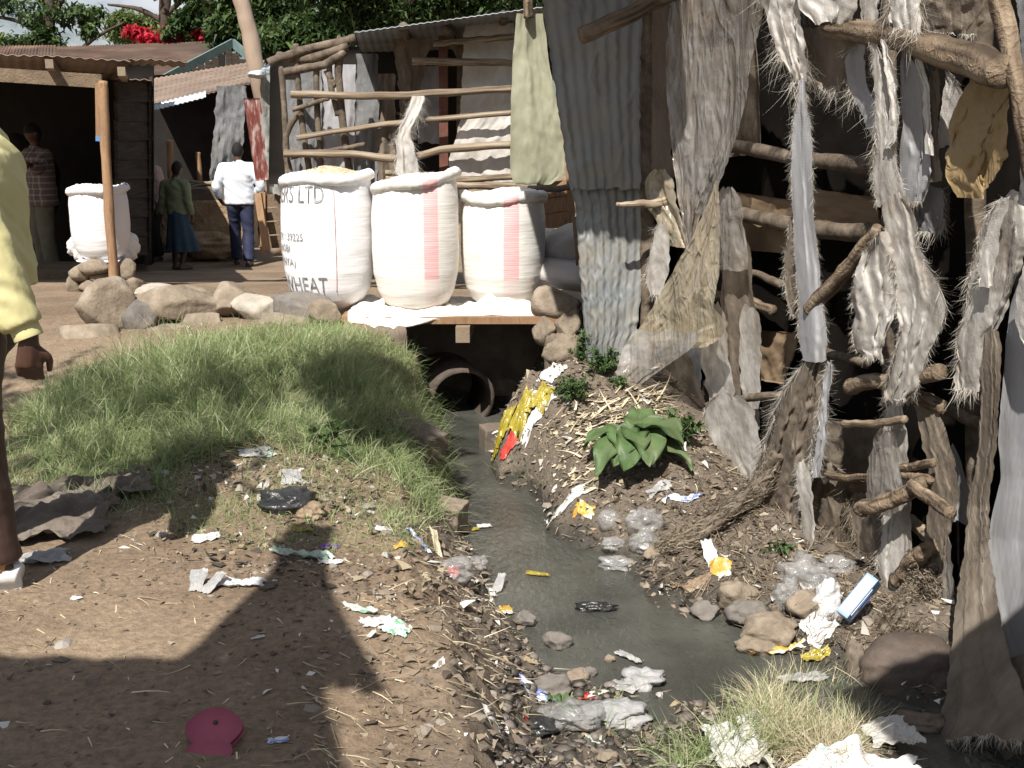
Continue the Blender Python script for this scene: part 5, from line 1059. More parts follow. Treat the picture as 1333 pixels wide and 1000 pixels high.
def J0(**k):
    J = dict(pelvis=(0,0,.95), chest=(0,0,1.43), neck=(0,.01,1.53), head=(0,.03,1.645),
        sh_r=(.185,0,1.4), el_r=(.23,-.03,1.12), wr_r=(.24,.06,.87), hd_r=(0,.1,-1), sh_l=(-.185,0,1.4), el_l=(-.23,-.03,1.12), wr_l=(-.24,.06,.87), hd_l=(0,.1,-1),
        hp_r=(.09,0,.92), kn_r=(.1,.03,.5), an_r=(.1,-.02,.09), to_r=(.12,.15,.03), hp_l=(-.09,0,.92), kn_l=(-.1,.03,.5), an_l=(-.1,-.02,.09), to_l=(-.12,.15,.03))
    J.update(k); return J
def at_feet(px, py, Y): c = at(px, py, Y); c[2] = h1(c[0], c[1]); return c
# near person cut by the frame: faces left (-x), left side towards the camera
gz = h1(-1.9, 3.25)
J = J0(pelvis=(0,0,.98), chest=(0,.0,1.42), sh_l=(-.2,-.03,1.38), el_l=(-.235,-.16,1.09), wr_l=(-.245,-.25,.85), hd_l=(.02,.1,-1),
       sh_r=(.19,.03,1.38), el_r=(.22,.1,1.12), wr_r=(.2,.22,.92), hd_r=(0,.4,-1),
       hp_l=(-.1,-.01,.92), kn_l=(-.11,.0,.5), an_l=(-.11,-.02,.1), to_l=(-.11,.16,.03), kn_r=(.1,.16,.52), an_r=(.1,.3,.1), to_r=(.1,.48,.05))
near = person('person in yellow shirt and brown trousers walking past, only arm and leg showing', (-1.665, 3.34, gz), math.pi/2, 1.0, J,
       dict(shirt=M['yellow_shirt'], cuff=1, trousers=M['brown_trousers'], shoe=M['shoe_white'], sole=M['shoe_white'], sock=M['sock'], back_l=(-1,-.25,0), curl=.62, hem=-.02, slv=1.08, wide=1.12, leg=.84), voxel=.0062)
# white shirt, seen from behind walking away
c = at_feet(317, 344, 15.0)
person('person in white shirt and navy trousers walking away, seen from behind', c, .08, .96, J0(sh_r=(.2,0,1.4), el_r=(.31,-.03,1.15), wr_r=(.22,.12,1.0), hd_r=(-.5,.8,-.2), sh_l=(-.2,0,1.4), el_l=(-.31,-.02,1.15), wr_l=(-.3,.1,.96), hd_l=(.3,.6,-.6),
       kn_r=(.1,-.02,.5), an_r=(.1,-.16,.1), to_r=(.12,.02,.03), kn_l=(-.11,.12,.52), an_l=(-.12,.16,.1), to_l=(-.13,.34,.05), head=(0,.05,1.64)),
       dict(shirt=M['white_shirt'], trousers=M['navy'], shoe=M['shoe_dark'], wide=1.12, slv=1.05, hem=-.05, tilt=-.15), voxel=.016)
c = at_feet(236, 349, 14.3)
person('child in green sweater and long blue skirt standing in the path', c, -.25, .80, J0(el_l=(-.25,-.02,1.13), wr_l=(-.3,.0,.86), head=(.03,.04,1.645), an_r=(.08,-.1,.09)),
       dict(shirt=M['green_top'], skirt=M['blue_skirt'], skirt_z=.32, shoe=M['shoe_dark'], tilt=-.2, hairy=4, hem=-.04, wide=.95), voxel=.018)
c = at_feet(200, 332, 15.6)
person('person in pink top half hidden behind the plank side of the shop', c, 2.6, .92, J0(), dict(shirt=M['pink_top'], trousers=M['dark_wall'], shoe=M['shoe_dark'], wide=1.25, slv=1.2, hem=-.15), voxel=.02)
m, nt = ntree('checked_shirt'); N = NT(nt); tc = N.n('ShaderNodeTexCoord').outputs['Object']
cols = None
acc = None
for ax in 'XZ':
    w_ = N.n('ShaderNodeTexWave', bands_direction=ax, i_Vector=tc, i_Scale=4.5); r_ = N.n('ShaderNodeMapRange', i_0=w_.outputs[1], i_1=.8, i_2=.95, i_3=0., i_4=.5)
    acc = r_.outputs[0] if acc is None else N.n('ShaderNodeMath', operation='ADD', i_0=acc, i_1=r_.outputs[0]).outputs[0]
mx = N.n('ShaderNodeMix', data_type='RGBA'); N.l(acc, mx.inputs[0]); mx.inputs[6].default_value = (.12,.085,.08,1); mx.inputs[7].default_value = (.34,.3,.28,1)
bs = N.n('ShaderNodeBsdfPrincipled', i_Base_Color=mx.outputs[2], i_Roughness=.85); N.n('ShaderNodeOutputMaterial', i_0=bs.outputs[0])
c = at_feet(62, 342, 13.0)
person('person in checked shirt and khaki trousers standing in the shade of the dark shop', c, 2.5, 1.0, J0(el_l=(-.3,.16,1.25), wr_l=(-.42,.34,1.3), hd_l=(-.5,.6,.1), el_r=(.26,.1,1.15), wr_r=(.2,.28,1.1), hd_r=(0,1,0), hp_l=(-.08,0,.92), hp_r=(.08,0,.92), kn_l=(-.08,.02,.5), kn_r=(.08,.02,.5), an_l=(-.08,-.02,.09), an_r=(.08,-.02,.09)),
       dict(shirt=m, trousers=M['khaki'], shoe=M['shoe_dark'], wide=1.2, hem=-.14, leg=1.1, tilt=-.25), voxel=.016)
M['sack_white'] = mat('white_sack_cloth', [(.5,.49,.47),(.64,.63,.61)], 4, .6, .4, 20, trans=.12, weave=70, dirt=(.42,.36,.28), dscale=5, damt=.6, dist=.008)
M['sack_teal'] = mat('teal_spotted_sack', [(.15,.45,.5),(.7,.7,.69),(.74,.73,.72)], 5, .6, .4, 20, trans=.12, weave=70, dirt=(.42,.36,.28), dscale=5, damt=.6, dist=.008, ncon=(.34,.44))
# ------------------------------------------------------------------ litter: each piece one counts is its own thing
def crumple(px, py, w, l, rot=0.0, mt='p_white', seed=0, amp=.25, lift=.0, tiltx=0.0, name='paper_scrap', label='', cat='litter', group=None, z=None, n=26, base=None):
    """sheet w x l metres lying crumpled where the photo shows it"""
    c = gp(px, py) if base is None else np.asarray(base, float)
    U, V = np.meshgrid(np.linspace(-.5,.5,n), np.linspace(-.5,.5,n), indexing='ij')
    X = U*w*(1+fbm(V*5+seed, U*0+1, 3, 3)*.6); Y = V*l*(1+fbm(U*5+seed, V*0+5, 4, 3)*.6)
    cr, sr = math.cos(rot), math.sin(rot); XX = X*cr-Y*sr+c[0]; YY = X*sr+Y*cr+c[1]
    s = max(w, l)
    fold = (np.abs(fbm(U*3.2+seed, V*3.2, 5, 4))*1.7+np.abs(fbm(U*7+seed*2, V*7+3, 7, 2))*.6)*s*amp
    Z = np.maximum(hgt(XX, YY), -.495)+.004+fold+lift+V*l*tiltx*(1 if True else 0)+np.abs(tiltx)*l*.5
    if z is not None: Z = z+fold+np.abs(tiltx)*l*.5+V*l*tiltx
    mb = MB(); shell(mb, np.stack([XX,YY,Z], -1), 0); return tag(mb.build(name, M[mt] if isinstance(mt, str) else mt), label, cat, group)
def bagl(px, py, r, mt, label, seed=0, amp=.3, fold=.2, rz=0., name='plastic_bag', cat='plastic bag', f=2.2, dz=0.3, group=None, sub=4):
    c = gp(px, py); mb = MB(); lump(mb, c+np.array([0,0,r[2]*dz]), r, seed, sub, amp*1.25, f*.8, rz, min(fold,.26)); return tag(mb.build(name, M[mt]), label, cat, group)
L = [
 (332,592,.13,.10,.3,'p_white','crumpled white packet with blue print on the trash patch in grass','paper_scrap'),
 (348,594,.07,.07,.8,'p_green','green and white packet piece beside the white blue printed one','paper_scrap'),
 (380,628,.08,.08,.2,'p_grey','small grey white wrapper standing in the trash patch','wrapper'),
 (268,702,.10,.06,.3,'p_white','clean small white scrap on the soil below the grass','paper_scrap'),
 (392,725,.22,.05,-.25,'p_mint','long pale green film strip lying on the soil','plastic_film'),
 (430,734,.08,.05,.1,'p_white','white crumpled end beside the long pale green film','paper_scrap'),
 (429,714,.06,.03,.3,'p_purple','small magenta and black wrapper near the grass edge','wrapper'),
 (393,692,.07,.04,.4,'p_yellow','olive yellow wrapper under the torn black shoe','wrapper'),
 (470,797,.12,.035,-.5,'p_mint','twisted teal tail of the printed carton scrap','plastic_film'),
 (490,812,.10,.07,.5,'p_white','white flap with green print left half of the carton scrap','paper_scrap'),
 (517,822,.09,.08,-.4,'p_green','white and green printed carton flap on the bare soil','paper_scrap'),
 (258,765,.05,.09,.1,'p_grey','upright translucent plastic flap on the sunlit soil','plastic_film'),
 (278,768,.04,.08,-.5,'p_grey','second translucent flap leaning away from the upright one','plastic_film'),
 (312,762,.16,.06,.1,'p_white','flat dusty white scrap with dark edge behind the flaps','paper_scrap'),
 (45,733,.22,.09,.35,'p_grey','grey plastic piece on the soil behind the white shoe','plastic_film'),
 (522,712,.05,.04,.2,'p_orange','orange and white wrapper near the bank edge','wrapper'),
 (545,706,.12,.04,-.7,'p_blue','blue green film draped down the bank','plastic_film'),
 (568,716,.03,.10,.3,'husk','curved cream husk sticking up at the bank edge','husk'),
 (500,690,.06,.05,.1,'p_white','dusty white scrap in the grass edge','paper_scrap'),
 (637,772,.04,.10,.4,'p_white','white strip at the water edge with clear neck','paper_scrap'),
 (650,768,.04,.10,-.3,'p_grey','grey white strip standing at the water edge','paper_scrap'),
 (659,797,.05,.07,.3,'p_orange','small yellow carton with orange print at the bank foot','carton'),
 (572,868,.03,.03,.3,'p_white','tiny bright scrap on the smooth soil','paper_scrap'),
 (336,832,.04,.012,.3,'p_white','tiny white strip in the shaded soil','paper_scrap'),
 (84,965,.0,.0,0,None,None,None),
 (718,487,.13,.12,.7,'p_white','white paper lying on the heap near the small weeds','paper_scrap'),
 (668,494,.07,.05,.3,'p_purple','purple wrapper with pale mark on the heap top','wrapper'),
 (690,517,.08,.07,.2,'p_white','crumpled cream scrap above the yellow film','paper_scrap'),
 (700,541,.20,.08,.4,'p_white','white greenish carton piece beside yellow film','paper_scrap'),
 (738,655,.2,.09,.1,'p_white','crumpled white bag with green print at the water edge','paper_scrap'),
 (760,668,.10,.06,-.4,'p_orange','orange and white torn wrapper on the water edge pile','wrapper'),
 (890,653,.16,.03,-.1,'p_blue','narrow blue and white packet edge on the right bank','wrapper'),
 (858,640,.12,.07,.1,'p_grey','dusty pale film lying on the bank above blue packet','plastic_film'),
 (840,522,.03,.07,.6,'p_white','pale lilac scrap caught on stalks over the broad leaves','paper_scrap'),
 (924,732,.05,.12,.2,'p_white','white carton piece upright below the fibre rope','carton'),
 (938,742,.09,.06,-.2,'p_orange','yellow carton base beside the white upright piece','carton'),
 (706,912,.16,.07,-.2,'p_blue','blue and white crushed packet on the wet gravel','wrapper'),
 (762,908,.05,.03,.3,'p_red','small red wrapper on the wet gravel','wrapper'),
 (812,900,.10,.06,-.4,'p_grey','folded grey white scrap stuck between wet stones','paper_scrap'),
 (773,967,.06,.03,.1,'p_mint','pale yellow green scrap on the near gravel','wrapper'),
 (690,945,.06,.03,.1,'p_red','dark red scrap half under wet black plastic','wrapper'),
 (700,750,.11,.035,-.35,'p_yellow','bright yellow leaf shaped film floating in the stream','plastic_film'),
 (612,692,.09,.035,.4,'p_yellow','yellow tip of the small floating packet upstream','plastic_film'),
 (630,687,.07,.045,.2,'p_white','white part of the small floating packet upstream','paper_scrap'),
 (818,860,.12,.035,-.8,'p_grey','grey mauve matted scrap in shallow water','cloth_scrap'),
 (1010,852,.22,.05,.1,'p_orange','orange yellow peel strip along the far water edge','peel'),
 (1062,857,.10,.04,.2,'p_yellow','yellow scrap at the far water edge beside the peel','plastic_film'),
 (1064,822,.13,.16,.5,'p_white','white plastic bag with yellow stain beside blue box','plastic_film'),
 (1046,888,.18,.05,.2,'p_grey','grey plastic strip half in the water under the box','plastic_film'),
 (900,768,.16,.05,.2,'p_brown','brown peel at the far water edge','peel'),
 (640,936,.05,.03,.2,'p_white','small bright scrap at the crumbling soil edge','paper_scrap'),
 (362,968,.05,.02,.2,'p_blue','small blue and white scrap in the shaded soil','paper_scrap'),
 (295,592,.06,.05,.2,'p_brown','cream crust in the trash patch left part','crust'),
 (450,585,.07,.04,.2,'p_grey','grey scrap below the small leafy weed','paper_scrap'),
 (905,855,.0,.0,0,None,None,None),
]
for i, a in enumerate(L):
    if a[5] is None: continue
    up = ('upright' in a[6]) or ('standing' in a[6]) or ('sticking' in a[6])
    fl = 'floating' in a[6]
    crumple(a[0], a[1], a[2], a[3], a[4], a[5], i*3+1, .1 if (fl or up) else .22, 0, .45 if up else 0.0, a[7], a[6])
# bags and bundles
bagl(590,750,(.085,.07,.06),'bag_clear','clear plastic bag with orange pulp inside at the bank edge',3)
mb = MB(); c = gp(590,752); lump(mb, c+[.0,.0,.02], (.03,.028,.025), 4, 3, .3, 3); tag(mb.build('fruit_pulp', M['p_red']), 'orange red pulp inside the clear bag at the bank edge', 'pulp')
bagl(622,738,(.055,.05,.04),'bag_clear','small clear bag behind the pulp filled one',8)
bagl(793,682,(.06,.06,.055),'bag_clear','round bluish clear cup shaped plastic at the water edge',5, .08, .05)
bagl(840,690,(.1,.08,.08),'bag_clear','brownish clear bag bulging on the right bank',6,.2,.3)
bagl(838,712,(.08,.07,.06),'bag_clear','lower brownish clear bag with brown contents',16,.2,.3)
bagl(805,738,(.10,.06,.04),'bag_clear','flattened clear bag at the water edge below the bulging one',7)
bagl(800,712,(.07,.05,.035),'bag_clear','grey clear bag between water and bulging bag',17)
bagl(1045,765,(.13,.10,.11),'bag_clear','large shiny clear bag on the bank under the netting tangle',9,.3,.5)
bagl(1025,790,(.07,.07,.09),'bag_clear','drooping lower lobe of shiny clear plastic on the bank',19,.3,.4)
bagl(1090,742,(.09,.06,.05),'bag_clear','faint clear film in shade behind the large shiny bag',12,.3,.5)
bagl(1076,800,(.06,.05,.12),'p_white','white crumpled plastic beside the blue printed box',13,.3,.5)
bagl(835,888,(.1,.07,.04),'p_grey','wet grey plastic hump in the shallow water',21,.2,.3)
bagl(742,935,(.12,.09,.045),'bag_clear','wet clear sheet plastered over gravel near the blue packet',22,.3,.5)
bagl(800,935,(.13,.08,.045),'p_grey','wet grey plastic sheet wrapped round a stone',23,.3,.4)
bagl(700,950,(.07,.05,.035),'p_black','wet black plastic under the blue packet',24)
bagl(775,795,(.09,.03,.03),'p_black','black soaked rag snagged in the middle of the stream',25,.4,.5)
bagl(372,660,(.12,.10,.06),'p_black','torn black shoe like plastic lump under the trash patch',26,.3,.5, name='torn_shoe', cat='shoe')
bagl(405,672,(.06,.06,.04),'p_brown','brown cloth scrap trailing from the torn black lump',27,.3,.5, name='cloth_scrap', cat='litter')
bagl(1112,872,(.04,.04,.09),'rag_b','brown muddy cloth bundle hanging over the bank below blue box',28,.15,.3, name='cloth_bundle', cat='cloth', rz=.4)
crumple(662,586,.10,.07,.3,'p_red',29,.25,.01,.1,'plastic_film','crumpled red plastic on the heap by the water','plastic film')
for i, (x, y, r, lb) in enumerate([(655,560,(.10,.05,.05),'lower end of the bright yellow film on the heap'),(680,540,(.10,.06,.05),'middle fold of bright yellow film draped on the heap'),(706,522,(.07,.06,.06),'topmost crumple of bright yellow film near the weeds')]):
    crumple(x, y+4, r[0]*1.5, r[1]*1.8, .7, 'p_yellow', 31+i, .3, .01, .35, 'plastic_film', lb, 'plastic film', 'yellow film on the heap')
crumple(960,985,.17,.2,.2,'sack_white',41,.3,.01,.1,'empty_sack','white woven sack crumpled at bottom of the straw clump','sack',n=60)
crumple(985,955,.12,.1,.6,'sack_white',42,.35,.01,.2,'empty_sack','white sack part rising behind the crumpled one by the straw','sack',n=60)
crumple(1158,965,.17,.13,.25,'sack_white',43,.25,.03,.1,'empty_sack','white sack stretched flat towards the dark water','sack',n=60)
crumple(1120,1016,.36,.16,.1,'sack_teal',44,.28,.0,.1,'empty_sack','white sack with teal spots lowest at the frame edge','sack',n=60)
bagl(1200,945,(.09,.05,.04),'rag_b','frayed muddy sack end dipping into dark water',45,.3,.5, name='empty_sack', cat='sack')
# muddy cloth and pulled sack on the left
for i, (x, y, r, rz, lb) in enumerate([(48,690,(.24,.14,.07),.5,'wide grey muddy cloth spread on the soil behind the leg'),(105,650,(.26,.08,.06),.45,'twisted grey muddy cloth lying in the grass shade'),(75,668,(.2,.07,.055),.6,'folded roll of muddy cloth between spread and twisted ones')]):
    crumple(x, y, r[0]*1.9, r[1]*2.6, rz, 'cloth_dark', 51+i, .2, .005, .12, 'muddy_cloth', lb, 'cloth', 'muddy cloths at the grass edge', n=70)
# pink foam sole in the foreground
c = gp(281, 966); mb = MB(); th = np.linspace(0, 2*math.pi, 41)[:-1]
pts = np.stack([np.cos(th)*.062*(1+.12*np.cos(2*th)), np.sin(th)*.05+(np.abs(np.sin(th))**3)*-.02*(np.sin(th) < 0)], 1)
R3 = np.array(Matrix.Rotation(.62, 3, 'X'))
for a0, (sx, cx_, cy_) in enumerate([(1,0,0),(.8,.0,-.06)]):
    V = np.concatenate([np.c_[pts*sx+[cx_,cy_], np.full(40,.012)], np.c_[pts*sx+[cx_,cy_], np.full(40,-.012)], [[cx_,cy_,.014]], [[cx_,cy_,-.014]]])@R3.T+c+[0,0,.03]
    q = [(j, (j+1)%40, 40+(j+1)%40, 40+j) for j in range(40)]; t = [(80, j, (j+1)%40) for j in range(40)]+[(81, 40+(j+1)%40, 40+j) for j in range(40)]
    mb.add(V, q, t)
o = mb.build('foam_sole', M['p_pink']); tag(o, 'pink foam sandal sole half buried in the shaded foreground', 'sandal')
mb = MB(); tube(mb, [np.array([.0,.01,.016])@R3.T+c+[.003,0,.03], np.array([0,.01,.004])@R3.T+c+[.003,0,.03]], .006, 10, 3); mb.build('strap_hole', M['p_black'], o)
# blue printed box (shop carton) on the right bank
c = gp(1118, 822)+[0,0,.07]; c = c+np.array([.0,.03,.05]); bo = thing('printed_box', 'blue and white printed carton box lying tilted on the bank', 'box', c)
Rb = .98*np.array(Matrix.Rotation(.35,3,'Z')@Matrix.Rotation(-.8,3,'Y')@Matrix.Rotation(.55,3,'X'))
mb = MB(); box(mb, (0,0,0), (.19,.05,.085), Rb); mb.build('carton', mat('blue_carton', [(.12,.26,.5),(.2,.38,.62)], 3, .4, .1, dirt=(.25,.22,.2), dscale=9, damt=.6), bo, local=True, smooth=False)
mb = MB(); box(mb, Rb@np.array([-.01,-.0258,.012]), (.13,.002,.03), Rb); mb.build('white_band', mat('carton_white', [(.74,.76,.8),(.7,.74,.8)], 3, .4, .05), bo, local=True, smooth=False)
mb = MB(); box(mb, Rb@np.array([.0,.0,.0433]), (.17,.04,.002), Rb); mb.build('white_side', MATS['carton_white'], bo, local=True, smooth=False)
mb = MB(); box(mb, Rb@np.array([-.062,-.0275,-.018]), (.045,.0015,.016), Rb); box(mb, Rb@np.array([.01,-.0275,-.024]), (.06,.0015,.007), Rb); box(mb, Rb@np.array([.0,-.0285,.012]), (.07,.0012,.009), Rb); mb.build('printed_patch', mat('carton_print', [(.04,.09,.35),(.1,.2,.5)], 3, .4, 0), bo, local=True, smooth=False)
# boulders and rocks on the banks
G4 = 'rocks along the stream'
for a in [(958,777,50,30,'stone','tan rock highest of the little group at the far water edge'),(972,797,40,30,'stone_grey','angular grey rock below the tan one'),(918,797,30,20,'stone_grey','rounded grey rock nearest the stream in that group'),(1002,822,56,34,'stone','flat brown rock beside the angular grey one'),(985,842,40,22,'stone','low rock under the flat brown one'),(724,836,30,20,'stone_grey','brown rounded rock just above the near water surface'),(682,806,26,20,'stone_grey','pinkish wet rock at the near water edge'),(716,893,44,24,'stone_grey','pinkish flat rock on the wet gravel behind blue packet'),(750,880,26,16,'stone','small tan rock by the wet gravel edge'),(768,876,16,12,'stone_grey','small grey pebble rock beside the tan one'),(790,984,22,14,'stone','round brown pebble rock on the near gravel'),(795,858,12,9,'stone','tiny pinkish rock in shallow water'),(822,945,26,12,'stone_grey','flat grey rock on the near gravel'),(1050,790,40,30,'stone','brown rock between shiny bag and white plastic'),(893,975,16,10,'stone','small tan rock near the straw'),(850,720,24,14,'stone','small bank rock by the bulging bag')]:
    stone(a[0],a[1],a[2],a[3],a[5],None,a[4],grp=G4,sub=4,rough=.13,name='rock',cat='rock')
mb = MB(); c = pz(1190, 905, -.5); lump(mb, c+[.03,.12,.02], (.19,.16,.15), 3, 5, .12, 1.5); tag(mb.build('boulder', M['mudrock']), 'rounded pinkish brown boulder at the water edge under the shack', 'rock')
mb = MB(); c = pz(1320, 940, -.5); lump(mb, c+[.15,.3,-.05], (.34,.16,.12), 5, 5, .12, 1.5); tag(mb.build('boulder', M['mudrock']), 'dark wet mud mound under the large grey sheet', 'rock')
mb = MB(); c = gp(655, 515); rock(mb, c+[0,.1,.05], (.16,.14,.13), 3, 4, 10, .1); tag(mb.build('rock', M['stone']), 'brown lumpy rock on top of the heap by the drain', 'rock', G4)
mb = MB(); c = gp(632, 520); rock(mb, c+[0,.1,.0], (.1,.1,.12), 13, 4, 10, .1); tag(mb.build('rock', M['cloth_dark']), 'dark lumpy rock by the drain pipe rim', 'rock', G4)
# ------------------------------------------------------------------ uncountable bits on the ground
def scatter(n, fn, g):
    """points of the banks kept with probability fn(px, py)"""
    out = []; tot = 0
    while tot < n:
        x = g.uniform(-2.6, 2.3, n*3); y = g.uniform(1.7, 8.2, n*3); z = hgt(x, y); px, py = proj(x, y, z)
        ok = (g.random(n*3) < fn(px, py, x, y, z)*np.clip(4.0/y, 0, 1)**.6) & (px > -60) & (px < 1400) & (py < 1040); out.append(np.stack([x,y,z],1)[ok]); tot += ok.sum()
        if len(out) > 60: break
    return np.concatenate(out)[:n]
def inpoly(px, py, poly):
    P = np.array(poly, float); c = np.zeros(px.shape, bool); j = len(P)-1
    for i in range(len(P)):
        c ^= ((P[i,1] > py) != (P[j,1] > py)) & (px < (P[j,0]-P[i,0])*(py-P[i,1])/(P[j,1]-P[i,1]+1e-9)+P[i,0]); j = i
    return c
g = np.random.default_rng(5)
bankw = lambda px, py, x, y, z: np.clip(.1+1.2*np.clip((x+1.0+(y-4)*.15)/.9, 0, 1)+ (vnoise(x*3, y*3, 3) > .62)*.35, 0, 1)*(z > -.5)
TRASH = [(200,640),(260,600),(330,585),(430,590),(560,640),(600,720),(690,820),(700,1000),(560,1000),(470,900),(330,860),(190,770),(190,700)]
def wt_(px, py, x, y, z): return np.clip(bankw(px,py,x,y,z)+.5*inpoly(px,py,TRASH), 0, 1)
P = scatter(24000, wt_, g); n = len(P)
mb = MB(); D = np.stack([g.normal(size=n), g.normal(size=n), g.normal(size=n)*.25], 1); D /= np.linalg.norm(D, axis=1)[:,None]
sz = (g.random(n)**3.5*.026+.004)*np.where(P[:,0] < -.55-(P[:,1]-4)*.1, .55, 1); a = g.random(n)*.8; a[g.random(n) > .975] = 1.0; sz = np.where(a == 1.0, sz*1.7+.003, sz)
fibres(mb, P+[0,0,.004], D, sz*1.6, sz*.55, g, a, .5, 2)
o = mb.build('trodden_litter', M['litter'], loc=(0,0,0)); tag(o, 'countless trodden leaf and paper bits on the banks and path', 'litter', kind='stuff')
P = scatter(3600, lambda *q: wt_(*q)**2, g); n = len(P); mb = MB(); V, T = ICO[1]
s = (g.random(n)**6*.018+.003)[:,None,None]*np.stack([1+g.random(n)*.7, 1+g.random(n)*.5, .5+g.random(n)*.4],1)[:,None,:]
VV = V[None]*s*(1+g.normal(size=(n,len(V),1))*.22)+P[:,None,:]; TT = T[None]+(np.arange(n)*len(V))[:,None,None]
mb.add(VV.reshape(-1,3), T=TT.reshape(-1,3), a=np.repeat(g.random(n), len(V))); o = mb.build('gravel', M['pebbles'], loc=(0,0,0), smooth=False); tag(o, 'small stones and gravel scattered over banks and path', 'gravel', kind='stuff')
def shoal(px, py, x, y, z): return 1.0*inpoly(px, py, [(650,830),(760,850),(860,880),(960,900),(1020,940),(1060,1000),(1100,1040),(640,1040),(650,900)])
P = scatter(2300, shoal, g); n = len(P); mb = MB()
s = (g.random(n)**5*.018+.003)[:,None,None]*np.stack([1+g.random(n)*.7, 1+g.random(n)*.5, .6+g.random(n)*.4],1)[:,None,:]
VV = V[None]*s*(1+g.normal(size=(n,len(V),1))*.24)+P[:,None,:]+np.array([0,0,.004]); TT = T[None]+(np.arange(n)*len(V))[:,None,None]
mb.add(VV.reshape(-1,3), T=TT.reshape(-1,3), a=np.repeat(g.random(n), len(V))); o = mb.build('wet_gravel', mat('wet_pebbles', [(.03,.026,.021),(.07,.06,.05),(.12,.1,.085),(.2,.17,.15)], 9, .5, .5, 60, attr=True, spec=.4), loc=(0,0,0)); tag(o, 'wet gravel shoal at the near end of the stream', 'gravel', kind='stuff')
def stw(px, py, x, y, z): return np.clip(bankw(px,py,x,y,z)*.7+1.0*inpoly(px,py,[(440,880),(560,840),(700,900),(700,1000),(300,1000),(280,930)])+1.2*inpoly(px,py,[(440,760),(640,760),(700,900),(600,900)])+.8*inpoly(px,py,[(230,930),(420,930),(420,1040),(150,1040)])+1.5*inpoly(px,py,[(230,965),(420,960),(430,1010),(230,1010)]), 0, 1)*(z > -.5)
P = scatter(4200, stw, g); n = len(P); mb = MB(); an = g.normal(size=n)*.7-.5; D = np.stack([np.cos(an), np.sin(an), g.normal(size=n)*.1+.04], 1)
fibres(mb, P+[0,0,.005], D, g.random(n)**2*.11+.02, .0014+g.random(n)*.001, g, g.random(n), .3, 3)
o = mb.build('dry_stalks', M['straw'], loc=(0,0,0)); tag(o, 'dry stalks and twigs strewn over the banks and soil', 'straw', kind='stuff')
P = scatter(420, lambda px,py,x,y,z: 1.0*inpoly(px,py,[(680,600),(700,560),(760,520),(860,505),(870,540),(790,560),(760,600),(790,640),(740,650)]), g); n = len(P); mb = MB(); an = .6+g.normal(size=n)*.55; D = np.stack([np.cos(an), np.sin(an), g.normal(size=n)*.25+.1], 1)
fibres(mb, P+[0,0,.02], D, g.random(n)**1.5*.17+.04, .003+g.random(n)**2*.008, g, .45+g.random(n)*.55, .45, 4)
o = mb.build('husks', M['straw'], loc=(0,0,0)); tag(o, 'pale dry husks and stalks tumbled over the heap', 'husks', kind='stuff')
P = scatter(8000, lambda px,py,x,y,z: 1.0*inpoly(px,py,[(610,470),(700,455),(860,500),(960,600),(1040,700),(1130,780),(1130,870),(980,860),(880,790),(780,740),(700,660),(640,600)])*(z > -.49)+.9*inpoly(px,py,[(205,615),(260,585),(340,568),(430,590),(500,640),(480,680),(400,700),(300,650),(230,650)])+.45*inpoly(px,py,[(190,690),(330,690),(480,720),(620,760),(660,840),(560,820),(420,770),(200,720)])+1.0*inpoly(px,py,[(650,840),(760,860),(860,885),(960,905),(1000,960),(960,1040),(640,1040),(640,920)]), g); n = len(P); mb = MB()
D = np.stack([g.normal(size=n), g.normal(size=n), g.normal(size=n)*.5], 1); D /= np.linalg.norm(D, axis=1)[:,None]; sz = g.random(n)**3.2*.036+.006
fibres(mb, P+[0,0,.008], D, sz*1.3, sz*.4, g, g.random(n)**2.1*.97, .9, 3)
o = mb.build('rubbish_bits', mat('rotting_bits', [(.05,.04,.03),(.12,.095,.07),(.2,.165,.125),(.26,.22,.18),(.3,.24,.14),(.4,.38,.36),(.6,.59,.57)], 9, .7, .3, 40, attr=True), loc=(0,0,0)); tag(o, 'rotting scraps and torn wrappings covering the right bank', 'rubbish', kind='stuff')
# matted roots and fibre under the ragged shack
P = scatter(5200, lambda px,py,x,y,z: 1.0*inpoly(px,py,[(840,740),(880,650),(960,600),(1050,640),(1160,760),(1230,860),(1160,880),(1080,850),(960,830)]), g); n = len(P); mb = MB(); an = g.random(n)*6.28; D = np.stack([np.cos(an), np.sin(an), .3+g.normal(size=n)*.3], 1); D /= np.linalg.norm(D, axis=1)[:,None]
fibres(mb, P, D, g.random(n)**2*.14+.03, .0016+g.random(n)*.0012, g, g.random(n)*.75, .8, 4)
o = mb.build('root_mat', mat('matted_fibre', [(.1,.075,.05),(.2,.155,.11),(.32,.265,.2)], 3, .85, 0, attr=True), loc=(0,0,0)); tag(o, 'matted roots and fibres on the bank below the ragged shack', 'roots', kind='stuff')

